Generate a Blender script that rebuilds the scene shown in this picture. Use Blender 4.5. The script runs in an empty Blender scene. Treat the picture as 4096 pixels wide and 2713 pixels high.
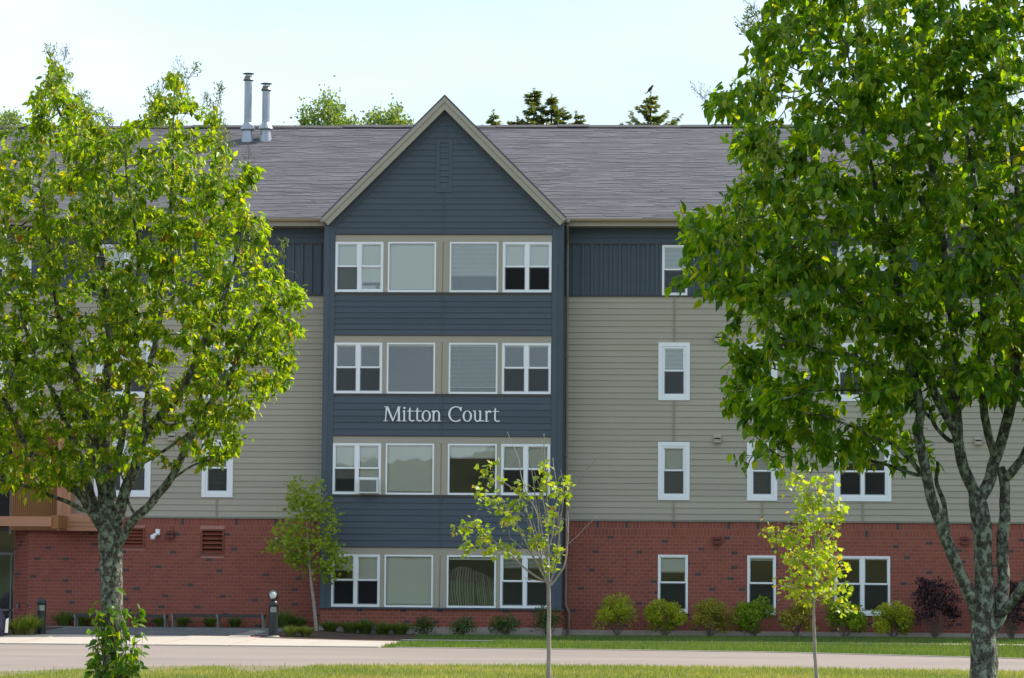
import bpy, math, random
import numpy as np
from mathutils import Vector, Matrix
S = bpy.context.scene
COL = S.collection
rnd = random.Random(7)
NR = np.random.default_rng(11)

# ------------------------------------------------------------------ camera
F, CW, CH = 11500., 4096., 2713.
CAM = (0., -84.5, 1.88)
PITCH, YAW, ROLL = math.atan(934 / F), .0587, .0078
RM = (Matrix.Rotation(YAW, 3, 'Z') @ Matrix.Rotation(math.pi / 2 + PITCH, 3, 'X') @ Matrix.Rotation(ROLL, 3, 'Z'))
cd = bpy.data.cameras.new('camera'); cam = bpy.data.objects.new('camera', cd); COL.objects.link(cam)
cam.matrix_world = Matrix.Translation(CAM) @ RM.to_4x4()
cd.sensor_width = 36; cd.lens = F / CW * 36; cd.clip_start = .5; cd.clip_end = 6000
S.camera = cam

# ------------------------------------------------------------------ sky, sun, exposure
SUN_AZ, SUN_EL = math.radians(58), math.radians(46)      # azimuth from +Y towards +X
W = bpy.data.worlds.new('World'); S.world = W; W.use_nodes = True
wn, wl = W.node_tree.nodes, W.node_tree.links
wn.clear()
sky = wn.new('ShaderNodeTexSky'); sky.sky_type = 'NISHITA'; sky.sun_disc = False
sky.sun_elevation = SUN_EL; sky.sun_rotation = SUN_AZ; sky.air_density = 1.0; sky.dust_density = 1.5; sky.ozone_density = 1.0
tc = wn.new('ShaderNodeTexCoord'); mp = wn.new('ShaderNodeMapping'); mp.inputs['Scale'].default_value = (1, 1, 3.2)
mp.inputs['Location'].default_value = (.35, .1, .0)
nz = wn.new('ShaderNodeTexNoise'); nz.inputs['Scale'].default_value = 2.6; nz.inputs['Detail'].default_value = 6; nz.inputs['Roughness'].default_value = .55
cr = wn.new('ShaderNodeValToRGB'); cr.color_ramp.elements[0].position = .33; cr.color_ramp.elements[1].position = .66
cr.color_ramp.elements[0].color = (.34, .34, .34, 1); cr.color_ramp.elements[1].color = (.95, .95, .95, 1)
mx = wn.new('ShaderNodeMix'); mx.data_type = 'RGBA'
mx.inputs['B'].default_value = (6.3, 7.6, 8.4, 1)
bg = wn.new('ShaderNodeBackground'); bg.inputs['Strength'].default_value = .115
wo = wn.new('ShaderNodeOutputWorld')
wl.new(tc.outputs['Generated'], mp.inputs['Vector']); wl.new(mp.outputs['Vector'], nz.inputs['Vector'])
wl.new(nz.outputs['Fac'], cr.inputs['Fac']); wl.new(cr.outputs['Color'], mx.inputs['Factor'])
wl.new(sky.outputs['Color'], mx.inputs['A']); wl.new(mx.outputs['Result'], bg.inputs['Color']); wl.new(bg.outputs['Background'], wo.inputs['Surface'])
sd = bpy.data.lights.new('sun', 'SUN'); sd.energy = 4.9; sd.angle = math.radians(.5); sd.color = (1, .93, .82)
sun = bpy.data.objects.new('sun', sd); COL.objects.link(sun)
sv = Vector((math.cos(SUN_EL) * math.sin(SUN_AZ), math.cos(SUN_EL) * math.cos(SUN_AZ), math.sin(SUN_EL)))
sun.rotation_euler = sv.to_track_quat('Z', 'Y').to_euler(); sun.location = sv * 60
S.view_settings.view_transform = 'Standard'; S.view_settings.look = 'None'
S.view_settings.exposure = 0.6; S.view_settings.gamma = 1.0; S.view_settings.use_curve_mapping = False
S.render.engine = 'CYCLES'
S.cycles.max_bounces = 8; S.cycles.transparent_max_bounces = 12; S.cycles.transmission_bounces = 4
S.cycles.diffuse_bounces = 4; S.cycles.glossy_bounces = 3; S.cycles.caustics_reflective = False; S.cycles.caustics_refractive = False

# ------------------------------------------------------------------ helpers
def ray(px, py):
    return RM @ Vector(((px - CW / 2) / F, -(py - CH / 2) / F, -1.))
def P(px, py, Y=0.):                       # point seen at pixel (px,py) on the vertical plane y=Y
    d = ray(px, py); t = (Y - CAM[1]) / d.y
    return Vector((t * d.x, Y, CAM[2] + t * d.z))
def gz(x, y):                               # height of the ground: rises gently to the building
    t = min(1., max(0., (y + 11) / 9)); t = t * t * (3 - 2 * t)
    return t * float(np.interp(x, [-20, -11, -9, -3, 0, 5, 12], [.19, .19, .05, .04, .06, .08, .08]))
def GP(px, py):
    d = ray(px, py); lo, hi = 20., 100.
    f = lambda t: CAM[2] + t * d.z - gz(t * d.x, CAM[1] + t * d.y)
    t = lo
    while t < hi and f(t) > 0: t += .05
    return Vector((t * d.x, CAM[1] + t * d.y, CAM[2] + t * d.z))

def setp(o, label=None, cat=None, group=None, kind=None):
    if label: o['label'] = label
    if cat: o['category'] = cat
    if group: o['group'] = group
    if kind: o['kind'] = kind
    return o
def empty(name, loc, label, cat, group=None, rz=0):
    o = bpy.data.objects.new(name, None); COL.objects.link(o); o.location = loc; o.rotation_euler = (0, 0, rz)
    o.empty_display_size = .2
    return setp(o, label, cat, group)
def link(name, me, parent=None, world=True):
    o = bpy.data.objects.new(name, me); COL.objects.link(o)
    if parent is not None:
        o.parent = parent
        if world: o.matrix_parent_inverse = PINV(parent)
    return o
_pinv = {}
def PINV(p):
    # parents here are only translated/rotated empties or identity meshes; vertices are given in world space
    m = Matrix.LocRotScale(p.location, p.rotation_euler, p.scale)
    if p.parent is not None: m = (Matrix.LocRotScale(p.parent.location, p.parent.rotation_euler, p.parent.scale) @ p.matrix_parent_inverse) @ m
    return m.inverted()

class MB:
    """collects boxes, polygons, tubes; build() links them as one mesh object"""
    def __init__(s): s.v = []; s.f = []; s.mi = []; s.var = []
    def add(s, vs, fs, mi=0, var=None):
        b = len(s.v); s.v.extend([tuple(v) for v in vs])
        if var is None: var = rnd.random()
        for f in fs: s.f.append(tuple(i + b for i in f)); s.mi.append(mi); s.var.append(var)
        return s
    def box(s, x0, x1, y0, y1, z0, z1, mi=0, var=None, M=None):
        vs = [(x, y, z) for x in (x0, x1) for y in (y0, y1) for z in (z0, z1)]
        if M is not None: vs = [tuple(M @ Vector(v)) for v in vs]
        return s.add(vs, [(0, 1, 3, 2), (4, 6, 7, 5), (0, 4, 5, 1), (2, 3, 7, 6), (0, 2, 6, 4), (1, 5, 7, 3)], mi, var)
    def prism(s, pts, y0, y1, mi=0, var=None, M=None):     # polygon in x,z pushed along y
        n = len(pts)
        ar = sum(pts[i][0] * pts[(i + 1) % n][1] - pts[(i + 1) % n][0] * pts[i][1] for i in range(n))
        if ar < 0: pts = pts[::-1]
        vs = [(p[0], y0, p[1]) for p in pts] + [(p[0], y1, p[1]) for p in pts]
        if M is not None: vs = [tuple(M @ Vector(v)) for v in vs]
        fs = [tuple(range(n)), tuple(range(2 * n - 1, n - 1, -1))] + [(i + n, (i + 1) % n + n, (i + 1) % n, i) for i in range(n)]
        return s.add(vs, fs, mi, var)
    def lathe(s, prof, c=(0, 0, 0), n=20, mi=0, M=None, var=None):
        vs = []
        for r, z in prof:
            for k in range(n):
                a = 2 * math.pi * k / n
                v = Vector((r * math.cos(a), r * math.sin(a), z))
                if M is not None: v = M @ v
                vs.append(tuple(v + Vector(c)))
        fs = [(i * n + k, i * n + (k + 1) % n, (i + 1) * n + (k + 1) % n, (i + 1) * n + k) for i in range(len(prof) - 1) for k in range(n)]
        fs += [tuple(range(n - 1, -1, -1)), tuple((len(prof) - 1) * n + k for k in range(n))]
        return s.add(vs, fs, mi, var)
    def tube(s, pts, rad, n=8, mi=0, var=None):
        pts = [Vector(p) for p in pts]
        if not isinstance(rad, (list, tuple)): rad = [rad] * len(pts)
        vs = []; u = None
        for i, p in enumerate(pts):
            d = (pts[min(i + 1, len(pts) - 1)] - pts[max(i - 1, 0)])
            d = d.normalized() if d.length > 1e-9 else Vector((0, 0, 1))
            if u is None: u = d.orthogonal().normalized()
            u = (u - d * u.dot(d)); u = u.normalized() if u.length > 1e-6 else d.orthogonal().normalized()
            w = d.cross(u)
            for k in range(n):
                a = 2 * math.pi * k / n
                vs.append(tuple(p + (u * math.cos(a) + w * math.sin(a)) * rad[i]))
        m = len(pts)
        fs = [(i * n + k, i * n + (k + 1) % n, (i + 1) * n + (k + 1) % n, (i + 1) * n + k) for i in range(m - 1) for k in range(n)]
        if n > 3: fs += [tuple(range(n - 1, -1, -1)), tuple((m - 1) * n + k for k in range(n))]
        return s.add(vs, fs, mi, var)
    def mesh(s, name, mats, smooth=False):
        me = bpy.data.meshes.new(name); me.from_pydata(s.v, [], s.f)
        for m in (mats if isinstance(mats, (list, tuple)) else [mats]): me.materials.append(m)
        me.polygons.foreach_set('material_index', s.mi)
        a = me.attributes.new('var', 'FLOAT', 'FACE'); a.data.foreach_set('value', s.var)
        if smooth: me.polygons.foreach_set('use_smooth', [True] * len(s.f))
        me.update(); return me
    def build(s, name, mats, parent=None, smooth=False, **kw):
        o = link(name, s.mesh(name, mats, smooth), parent)
        return setp(o, **kw) if kw else o

def np_mesh(name, V, Fs, var, mats, smooth=False):
    """V (n,3), Fs list of (m,k) arrays, var per face (concatenated)"""
    me = bpy.data.meshes.new(name)
    me.vertices.add(len(V)); me.vertices.foreach_set('co', np.ascontiguousarray(V, dtype=np.float32).ravel())
    loops = np.concatenate([f.ravel() for f in Fs]); tot = np.concatenate([np.full(len(f), f.shape[1]) for f in Fs])
    st = np.concatenate([[0], np.cumsum(tot)[:-1]])
    me.loops.add(len(loops)); me.loops.foreach_set('vertex_index', loops.astype(np.int32))
    me.polygons.add(len(tot)); me.polygons.foreach_set('loop_start', st.astype(np.int32)); me.polygons.foreach_set('loop_total', tot.astype(np.int32))
    if smooth: me.polygons.foreach_set('use_smooth', np.ones(len(tot), dtype=bool))
    for m in (mats if isinstance(mats, (list, tuple)) else [mats]): me.materials.append(m)
    a = me.attributes.new('var', 'FLOAT', 'FACE'); a.data.foreach_set('value', np.asarray(var, dtype=np.float32))
    me.update(calc_edges=True); return me

# ------------------------------------------------------------------ materials
def new_mat(name):
    m = bpy.data.materials.new(name); m.use_nodes = True; m.node_tree.nodes.clear()
    return m, m.node_tree.nodes, m.node_tree.links
def val_chain(n, l, terms):
    """sum of sockets"""
    cur = terms[0]
    for t in terms[1:]:
        a = n.new('ShaderNodeMath'); a.operation = 'ADD'; l.new(cur, a.inputs[0]); l.new(t, a.inputs[1]); cur = a.outputs[0]
    return cur
def mat(name, c, rough=.75, c2=None, noise=3., stretch=(1, 1, 1), bump=0., bumpscale=60., objvar=0., facevar=0., spec=.35, metal=0., amt=.5, detail=5):
    """base colour c varied towards c2 by noise, object random and the per-face attribute"""
    m, n, l = new_mat(name)
    if c2 is None: c2 = tuple(x * .78 for x in c)
    tcn = n.new('ShaderNodeTexCoord'); mpn = n.new('ShaderNodeMapping'); mpn.inputs['Scale'].default_value = stretch
    l.new(tcn.outputs['Object'], mpn.inputs['Vector'])
    nn = n.new('ShaderNodeTexNoise'); nn.inputs['Scale'].default_value = noise; nn.inputs['Detail'].default_value = detail; nn.inputs['Roughness'].default_value = .6
    l.new(mpn.outputs['Vector'], nn.inputs['Vector'])
    def scaled(sock, k, off=-.5):
        a = n.new('ShaderNodeMath'); a.operation = 'MULTIPLY_ADD'; l.new(sock, a.inputs[0]); a.inputs[1].default_value = k; a.inputs[2].default_value = off * k; return a.outputs[0]
    terms = [scaled(nn.outputs['Fac'], amt * 3.0)]
    if objvar:
        oi = n.new('ShaderNodeObjectInfo'); terms.append(scaled(oi.outputs['Random'], objvar))
    if facevar:
        at = n.new('ShaderNodeAttribute'); at.attribute_name = 'var'; terms.append(scaled(at.outputs['Fac'], facevar))
    s = val_chain(n, l, terms)
    a = n.new('ShaderNodeMath'); a.operation = 'ADD'; a.use_clamp = True; l.new(s, a.inputs[0]); a.inputs[1].default_value = .5
    mxn = n.new('ShaderNodeMix'); mxn.data_type = 'RGBA'; mxn.inputs['A'].default_value = (*c, 1); mxn.inputs['B'].default_value = (*c2, 1)
    l.new(a.outputs[0], mxn.inputs['Factor'])
    b = n.new('ShaderNodeBsdfPrincipled'); l.new(mxn.outputs['Result'], b.inputs['Base Color'])
    b.inputs['Roughness'].default_value = rough; b.inputs['Metallic'].default_value = metal; b.inputs['Specular IOR Level'].default_value = spec
    if bump:
        n2 = n.new('ShaderNodeTexNoise'); n2.inputs['Scale'].default_value = bumpscale; n2.inputs['Detail'].default_value = 4
        l.new(mpn.outputs['Vector'], n2.inputs['Vector'])
        bp = n.new('ShaderNodeBump'); bp.inputs['Strength'].default_value = bump; bp.inputs['Distance'].default_value = .01
        l.new(n2.outputs['Fac'], bp.inputs['Height']); l.new(bp.outputs['Normal'], b.inputs['Normal'])
    o = n.new('ShaderNodeOutputMaterial'); l.new(b.outputs['BSDF'], o.inputs['Surface'])
    return m
def leaf_mat(name, cols, trans=.5, rough=.42, tboost=(2.9, 2.55, .5), spec=.34, pos=None):
    """ramp of leaf colours over the per-face attribute; diffuse + light passing through"""
    m, n, l = new_mat(name)
    at = n.new('ShaderNodeAttribute'); at.attribute_name = 'var'
    r = n.new('ShaderNodeValToRGB'); el = r.color_ramp.elements
    while len(el) < len(cols): el.new(.5)
    for i, c in enumerate(cols): el[i].position = pos[i] if pos else i / (len(cols) - 1); el[i].color = (*c, 1)
    l.new(at.outputs['Fac'], r.inputs['Fac'])
    tcn = n.new('ShaderNodeTexCoord'); nn = n.new('ShaderNodeTexNoise'); nn.inputs['Scale'].default_value = 9.; l.new(tcn.outputs['Object'], nn.inputs['Vector'])
    hv = n.new('ShaderNodeHueSaturation'); l.new(r.outputs['Color'], hv.inputs['Color'])
    mr = n.new('ShaderNodeMapRange'); mr.inputs['To Min'].default_value = .75; mr.inputs['To Max'].default_value = 1.25; l.new(nn.outputs['Fac'], mr.inputs['Value']); l.new(mr.outputs['Result'], hv.inputs['Value'])
    b = n.new('ShaderNodeBsdfPrincipled'); l.new(hv.outputs['Color'], b.inputs['Base Color']); b.inputs['Roughness'].default_value = rough; b.inputs['Specular IOR Level'].default_value = spec
    t = n.new('ShaderNodeBsdfTranslucent')
    g = n.new('ShaderNodeMix'); g.data_type = 'RGBA'; g.blend_type = 'MULTIPLY'; g.inputs['Factor'].default_value = 1; l.new(hv.outputs['Color'], g.inputs['A']); g.inputs['B'].default_value = (*tboost, 1)
    g.clamp_result = False
    l.new(g.outputs['Result'], t.inputs['Color'])
    ms = n.new('ShaderNodeMixShader'); ms.inputs['Fac'].default_value = trans
    l.new(b.outputs['BSDF'], ms.inputs[1]); l.new(t.outputs['BSDF'], ms.inputs[2])
    o = n.new('ShaderNodeOutputMaterial'); l.new(ms.outputs['Shader'], o.inputs['Surface'])
    return m

M = {}
M['tan'] = mat('tan_paint', (.375, .345, .280), .7, (.34, .312, .255), noise=2, stretch=(.3, 1, 3), objvar=.8, facevar=.6, amt=.6)
M['joint'] = mat('joint_paint', (.31, .268, .215), .7)
M['tan_trim'] = mat('tan_trim_paint', (.375, .342, .28), .65, (.33, .30, .245), noise=1.5, amt=.4)
M['navy'] = mat('navy_paint', (.068, .090, .118), .62, (.056, .075, .100), noise=1.6, stretch=(.4, 1, 3), objvar=.5, facevar=.4, amt=.5)
M['navy_trim'] = mat('navy_trim_paint', (.070, .088, .115), .6, (.058, .076, .102), noise=1.2, amt=.4)
M['flash'] = mat('dark_flashing', (.06, .058, .062), .5, noise=2)
M['white'] = mat('white_vinyl', (.80, .82, .86), .45, (.76, .78, .83), noise=2.5, amt=.3)
M['blind'] = mat('ivory_blind', (.90, .92, .84), .6, (.86, .88, .80), noise=1.3, amt=.3)
M['blindhead'] = mat('white_headrail', (.72, .72, .68), .5)
M['brick'] = mat('red_brick', (.275, .080, .057), .85, (.195, .060, .045), noise=9, objvar=.8, facevar=.8, amt=.6, bump=.5, bumpscale=45)
M['dbrick'] = mat('dark_brick', (.085, .058, .060), .85, (.070, .048, .052), noise=9, objvar=.5, facevar=.5, bump=.5, bumpscale=45)
M['mortar'] = mat('pink_mortar', (.44, .21, .175), .9, (.36, .17, .14), noise=5, bump=.4)
M['found'] = mat('foundation_concrete', (.42, .36, .33), .9, (.33, .28, .26), noise=3, amt=.8, bump=.5)
M['shingle'] = mat('asphalt_shingle', (.142, .138, .156), .95, (.088, .086, .100), noise=1.2, stretch=(.5, 1, 1), facevar=.75, amt=.5, bump=.6, bumpscale=80, spec=.2)
M['roofdark'] = mat('roof_cap', (.085, .08, .085), .9, noise=4)
M['gutter'] = mat('tan_gutter', (.33, .27, .18), .45, noise=2, amt=.3)
M['fascia'] = mat('fascia_board', (.39, .365, .30), .6, noise=2, amt=.3)
M['pipe_tan'] = mat('downpipe_metal', (.22, .20, .17), .5, noise=3)
M['steel'] = mat('galvanised_steel', (.40, .42, .46), .38, (.26, .28, .32), noise=4, metal=.8, amt=.6, stretch=(1, 1, .3))
M['steel_dark'] = mat('weathered_steel', (.22, .21, .20), .5, noise=6, metal=.6)
M['interior'] = mat('room_wall', (.30, .28, .25), .9, noise=1)
M['floor'] = mat('room_floor', (.14, .12, .10), .9)
M['redmetal'] = mat('dark_red_metal', (.16, .035, .030), .5, (.11, .028, .025), noise=4)
M['louvre'] = mat('brown_louvre', (.20, .052, .030), .5, noise=3)
M['black'] = mat('black_void', (.015, .015, .017), .8)
M['orange'] = mat('terracotta_panel', (.44, .215, .125), .6, (.38, .185, .108), noise=1.5, amt=.4)
M['orange2'] = mat('ochre_panel', (.30, .135, .045), .6, (.25, .11, .036), noise=1.5, amt=.4)
M['greyframe'] = mat('grey_mullion', (.16, .16, .165), .45, noise=3)
M['bollard'] = mat('charcoal_bollard', (.022, .028, .034), .38, (.018, .022, .026), noise=3)
M['benchwood'] = mat('dark_bench_slat', (.052, .045, .048), .6, noise=5, stretch=(.3, 3, 3))
M['letter'] = mat('white_letter', (.80, .82, .86), .4, (.77, .79, .83), noise=2)
M['acwhite'] = mat('ac_casing', (.66, .67, .66), .5, (.56, .56, .54), noise=5)
M['acgrill'] = mat('ac_grill', (.14, .15, .16), .6)
M['crow'] = mat('crow_feathers', (.012, .012, .016), .5)
M['mulch'] = mat('bark_mulch', (.085, .050, .036), .95, (.045, .027, .02), noise=22, amt=1., bump=1., bumpscale=60)
M['cover'] = mat('purple_grey_cover', (.035, .032, .05), .45, (.10, .09, .16), noise=3, stretch=(1, 1, .25), amt=1., bump=.8, bumpscale=7)
M['reflwhite'] = mat('white_stripe', (.8, .8, .78), .5)
M['asphalt'] = mat('old_asphalt', (.250, .205, .182), .9, (.190, .158, .142), noise=.35, stretch=(.35, 1, 1), amt=.9, bump=.5, bumpscale=120, detail=9)
M['concrete'] = mat('pale_concrete', (.42, .37, .325), .9, (.36, .315, .275), noise=.9, amt=.8, bump=.4, bumpscale=90, objvar=.3, detail=8)
M['paver'] = mat('grey_paver', (.17, .17, .18), .9, (.125, .125, .135), noise=1.2, amt=.8, objvar=.6, bump=.4)
M['soil_grass'] = mat('lawn_base', (.14, .15, .06), .95, (.17, .12, .08), noise=1.1, amt=1., bump=.8, bumpscale=40)
M['lawn_base2'] = mat('green_lawn_base', (.055, .095, .022), .95, (.045, .075, .018), noise=1.1, amt=.8, bump=.8, bumpscale=40)
M['twig'] = mat('grey_twig', (.15, .12, .10), .85, (.10, .078, .062), noise=12)
M['palebark'] = mat('pale_sapling_bark', (.36, .32, .29), .8, (.22, .19, .17), noise=14, amt=.8, stretch=(1, 1, .4))
M['curtain_d'] = mat('dark_curtain', (.035, .032, .034), .9)  # dark and pale stripes of a window reflection, put in as plain colour
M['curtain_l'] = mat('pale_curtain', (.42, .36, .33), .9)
M['hillgreen'] = mat('wooded_hill', (.022, .036, .014), .95, (.075, .070, .022), noise=.05, amt=1.2, bump=1, bumpscale=.3)
M['conc_dark'] = mat('wall_core', (.25, .24, .23), .9)

def glass_mat(name, tint, base=.10, wav=.0012):
    m, n, l = new_mat(name)
    t = n.new('ShaderNodeBsdfTransparent'); t.inputs['Color'].default_value = (*tint, 1)
    g = n.new('ShaderNodeBsdfGlossy'); g.inputs['Roughness'].default_value = .015; g.inputs['Color'].default_value = (.92, .97, 1, 1)
    lw = n.new('ShaderNodeFresnel'); lw.inputs['IOR'].default_value = 1.5
    a = n.new('ShaderNodeMath'); a.operation = 'MULTIPLY_ADD'; l.new(lw.outputs[0], a.inputs[0]); a.inputs[1].default_value = 1.3; a.inputs[2].default_value = base; a.use_clamp = True
    tcn = n.new('ShaderNodeTexCoord'); nn = n.new('ShaderNodeTexNoise'); nn.inputs['Scale'].default_value = 1.3; l.new(tcn.outputs['Object'], nn.inputs['Vector'])
    bp = n.new('ShaderNodeBump'); bp.inputs['Strength'].default_value = 1.; bp.inputs['Distance'].default_value = wav; l.new(nn.outputs['Fac'], bp.inputs['Height']); l.new(bp.outputs['Normal'], g.inputs['Normal'])
    ms = n.new('ShaderNodeMixShader'); l.new(a.outputs[0], ms.inputs['Fac']); l.new(t.outputs[0], ms.inputs[1]); l.new(g.outputs[0], ms.inputs[2])
    o = n.new('ShaderNodeOutputMaterial'); l.new(ms.outputs[0], o.inputs['Surface']); return m
M['glass'] = glass_mat('window_glass', (.98, .99, .985), .018)
M['clear'] = glass_mat('clear_lens', (.85, .9, .92), .12)
def screen_mat():
    m, n, l = new_mat('insect_screen')
    t = n.new('ShaderNodeBsdfTransparent'); d = n.new('ShaderNodeBsdfDiffuse'); d.inputs['Color'].default_value = (.035, .035, .04, 1)
    ms = n.new('ShaderNodeMixShader'); ms.inputs['Fac'].default_value = .52; l.new(t.outputs[0], ms.inputs[1]); l.new(d.outputs[0], ms.inputs[2])
    o = n.new('ShaderNodeOutputMaterial'); l.new(ms.outputs[0], o.inputs['Surface']); return m
M['screen'] = screen_mat()
def bark_mat():
    m, n, l = new_mat('lichen_bark')
    tcn = n.new('ShaderNodeTexCoord')
    def noise(sc, st=(1, 1, 1), det=5):
        mpn = n.new('ShaderNodeMapping'); mpn.inputs['Scale'].default_value = st; l.new(tcn.outputs['Object'], mpn.inputs['Vector'])
        q = n.new('ShaderNodeTexNoise'); q.inputs['Scale'].default_value = sc; q.inputs['Detail'].default_value = det; q.inputs['Roughness'].default_value = .65; l.new(mpn.outputs['Vector'], q.inputs['Vector']); return q.outputs['Fac']
    def ramp(s, p0, p1, c0, c1):
        r = n.new('ShaderNodeValToRGB'); r.color_ramp.elements[0].position = p0; r.color_ramp.elements[1].position = p1; r.color_ramp.elements[0].color = (*c0, 1); r.color_ramp.elements[1].color = (*c1, 1); l.new(s, r.inputs['Fac']); return r.outputs['Color']
    base = ramp(noise(14, (1, 1, 5)), .35, .65, (.028, .022, .018), (.115, .095, .082))
    lich = ramp(noise(40), .3, .7, (.14, .155, .115), (.34, .355, .30))
    mask = ramp(noise(24, (1, 1, .7), 9), .44, .55, (0, 0, 0), (1, 1, 1))
    mxn = n.new('ShaderNodeMix'); mxn.data_type = 'RGBA'; l.new(mask, mxn.inputs['Factor']); l.new(base, mxn.inputs['A']); l.new(lich, mxn.inputs['B'])
    b = n.new('ShaderNodeBsdfPrincipled'); b.inputs['Roughness'].default_value = .9; b.inputs['Specular IOR Level'].default_value = .2; l.new(mxn.outputs['Result'], b.inputs['Base Color'])
    h = n.new('ShaderNodeMath'); h.operation = 'ADD'; l.new(noise(30, (1, 1, 2.5), 6), h.inputs[0]); l.new(mask, h.inputs[1])
    bp = n.new('ShaderNodeBump'); bp.inputs['Strength'].default_value = 1.; bp.inputs['Distance'].default_value = .008; l.new(h.outputs[0], bp.inputs['Height']); l.new(bp.outputs['Normal'], b.inputs['Normal'])
    o = n.new('ShaderNodeOutputMaterial'); l.new(b.outputs[0], o.inputs['Surface']); return m
M['bark'] = bark_mat()
M['leaf_left'] = leaf_mat('lilac_leaf_yellowing', [(.044, .108, .007), (.102, .185, .009), (.195, .275, .012), (.25, .26, .016), (.40, .28, .03), (.24, .10, .02)], .5, pos=[0, .4, .75, .9, .965, 1.])
M['leaf_right'] = leaf_mat('lilac_leaf_green', [(.034, .098, .006), (.082, .175, .008), (.175, .275, .010), (.19, .24, .014), (.28, .29, .02)], .5, pos=[0, .4, .8, .93, 1.])
M['leaf_maple'] = leaf_mat('maple_leaf', [(.10, .17, .02), (.15, .22, .025), (.20, .25, .03), (.26, .20, .03)], .45, pos=[0, .5, .93, 1])
M['leaf_lime'] = leaf_mat('lime_maple_leaf', [(.12, .21, .02), (.19, .27, .025), (.26, .30, .03), (.36, .25, .04)], .5, pos=[0, .5, .92, 1])
M['leaf_soft'] = leaf_mat('soft_green_leaf', [(.13, .21, .02), (.20, .28, .03), (.27, .32, .03)], .45)
M['leaf_hedge'] = leaf_mat('spirea_leaf', [(.17, .24, .02), (.27, .33, .03), (.36, .38, .04)], .35)
M['leaf_hedge2'] = leaf_mat('spirea_leaf_rusty', [(.15, .18, .03), (.26, .26, .05), (.38, .29, .09)], .35)
M['leaf_hedge3'] = leaf_mat('spirea_leaf_deep', [(.10, .19, .015), (.17, .27, .02), (.24, .31, .03)], .35)
M['leaf_dark'] = leaf_mat('low_shrub_leaf', [(.035, .07, .018), (.06, .11, .03), (.10, .15, .04)], .3)
M['leaf_purple'] = leaf_mat('purple_leaf', [(.022, .012, .02), (.04, .018, .03), (.06, .03, .04)], .2, tboost=(1.3, 1, 1))
M['grass'] = leaf_mat('dry_green_grass', [(.105, .165, .045), (.17, .22, .06), (.27, .28, .10), (.38, .33, .18)], .25, spec=.2, rough=.7, pos=[0, .5, .85, 1])
M['grass2'] = leaf_mat('green_grass', [(.065, .12, .035), (.10, .165, .045), (.16, .20, .06)], .25, spec=.2, rough=.7)
M['tuft'] = leaf_mat('ornamental_grass_blade', [(.06, .12, .02), (.13, .20, .03), (.30, .27, .10), (.34, .26, .15)], .35, spec=.2, rough=.7, pos=[0, .45, .85, 1])
M['leaf_far'] = leaf_mat('far_poplar_leaf', [(.075, .14, .05), (.12, .19, .06), (.18, .23, .08)], .35)
M['needle'] = leaf_mat('spruce_needles', [(.075, .115, .055), (.11, .15, .065), (.22, .20, .07)], .35, pos=[0, .75, 1])
M['panicle'] = leaf_mat('green_panicle', [(.20, .26, .06), (.30, .34, .10)], .3)
# ================================================================== GROUND
def grid_sheet(name, xs, ys, off, m, kind='structure', parent=None):
    V = [(x, y, gz(x, y) + off) for x in xs for y in ys]; k = len(ys)
    Fc = [(i * k + j, (i + 1) * k + j, (i + 1) * k + j + 1, i * k + j + 1) for i in range(len(xs) - 1) for j in range(k - 1)]
    mb = MB(); mb.add(V, Fc); return mb.build(name, m, parent, kind=kind)
def band(name, xs, lo, hi, off, m, ny=8, kind='structure', parent=None, skirt=0.):
    mb = MB(); V = []; 
    for x in xs:
        a, b = lo(x), hi(x)
        for j in range(ny + 1):
            y = a + (b - a) * j / ny; V.append((x, y, gz(x, y) + off))
    k = ny + 1
    Fc = [(i * k + j, (i + 1) * k + j, (i + 1) * k + j + 1, i * k + j + 1) for i in range(len(xs) - 1) for j in range(ny)]
    if skirt:
        n0 = len(V); n = len(xs)
        for i, x in enumerate(xs): V.append((x, lo(x), V[i * k][2] - skirt))
        Fc += [(n0 + i, n0 + i + 1, (i + 1) * k, i * k) for i in range(n - 1)]
        n1 = len(V)
        for i, x in enumerate(xs): V.append((x, hi(x), V[i * k + ny][2] - skirt))
        Fc += [(n1 + i + 1, n1 + i, i * k + ny, (i + 1) * k + ny) for i in range(n - 1)]
        for q, r in ((0, 1), (n - 1, -1)):
            a, b, c, d = q * k, q * k + ny, n1 + q, n0 + q
            Fc.append((a, b, c, d) if r > 0 else (d, c, b, a))
    mb.add(V, Fc); return mb.build(name, m, parent, kind=kind)
def L1(pts):
    xs = [p[0] for p in pts]; ys = [p[1] for p in pts]
    return lambda x: float(np.interp(x, xs, ys))
xs_all = [-1500, -300, -60, -40] + [-30 + 1.0 * i for i in range(61)] + [40, 60, 300, 1500]
ys_all = [-1500, -400, -120, -60, -40, -25] + [-13 + .5 * i for i in range(27)] + [4, 30, 100, 400, 1500]
grid_sheet('ground', xs_all, ys_all, 0., M['lawn_base2'])
K = L1([(-60, -13.2), (-17, -13.5), (-9, -13.5), (-2, -13.9), (2.3, -14.7), (7.8, -18.2), (14, -24), (60, -60)])
LW = L1([(-60, -48), (-30, -44), (-12.3, -32.6), (-10.9, -30.5), (-9.8, -28.4), (-7, -27.9), (-2.6, -26.4), (1.9, -26.6), (6.75, -27.6), (20, -36), (60, -72)])
fx = lambda a, b, s: [a + (b - a) * i / max(1, round((b - a) / s)) for i in range(max(1, round((b - a) / s)) + 1)]
band('driveway', fx(-60, 40, 1), LW, K, .008, M['asphalt'], 10)
band('near_lawn_soil', fx(-60, 40, 1), lambda x: LW(x) - 30, lambda x: LW(x) + .12, .014, M['soil_grass'], 10)
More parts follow.
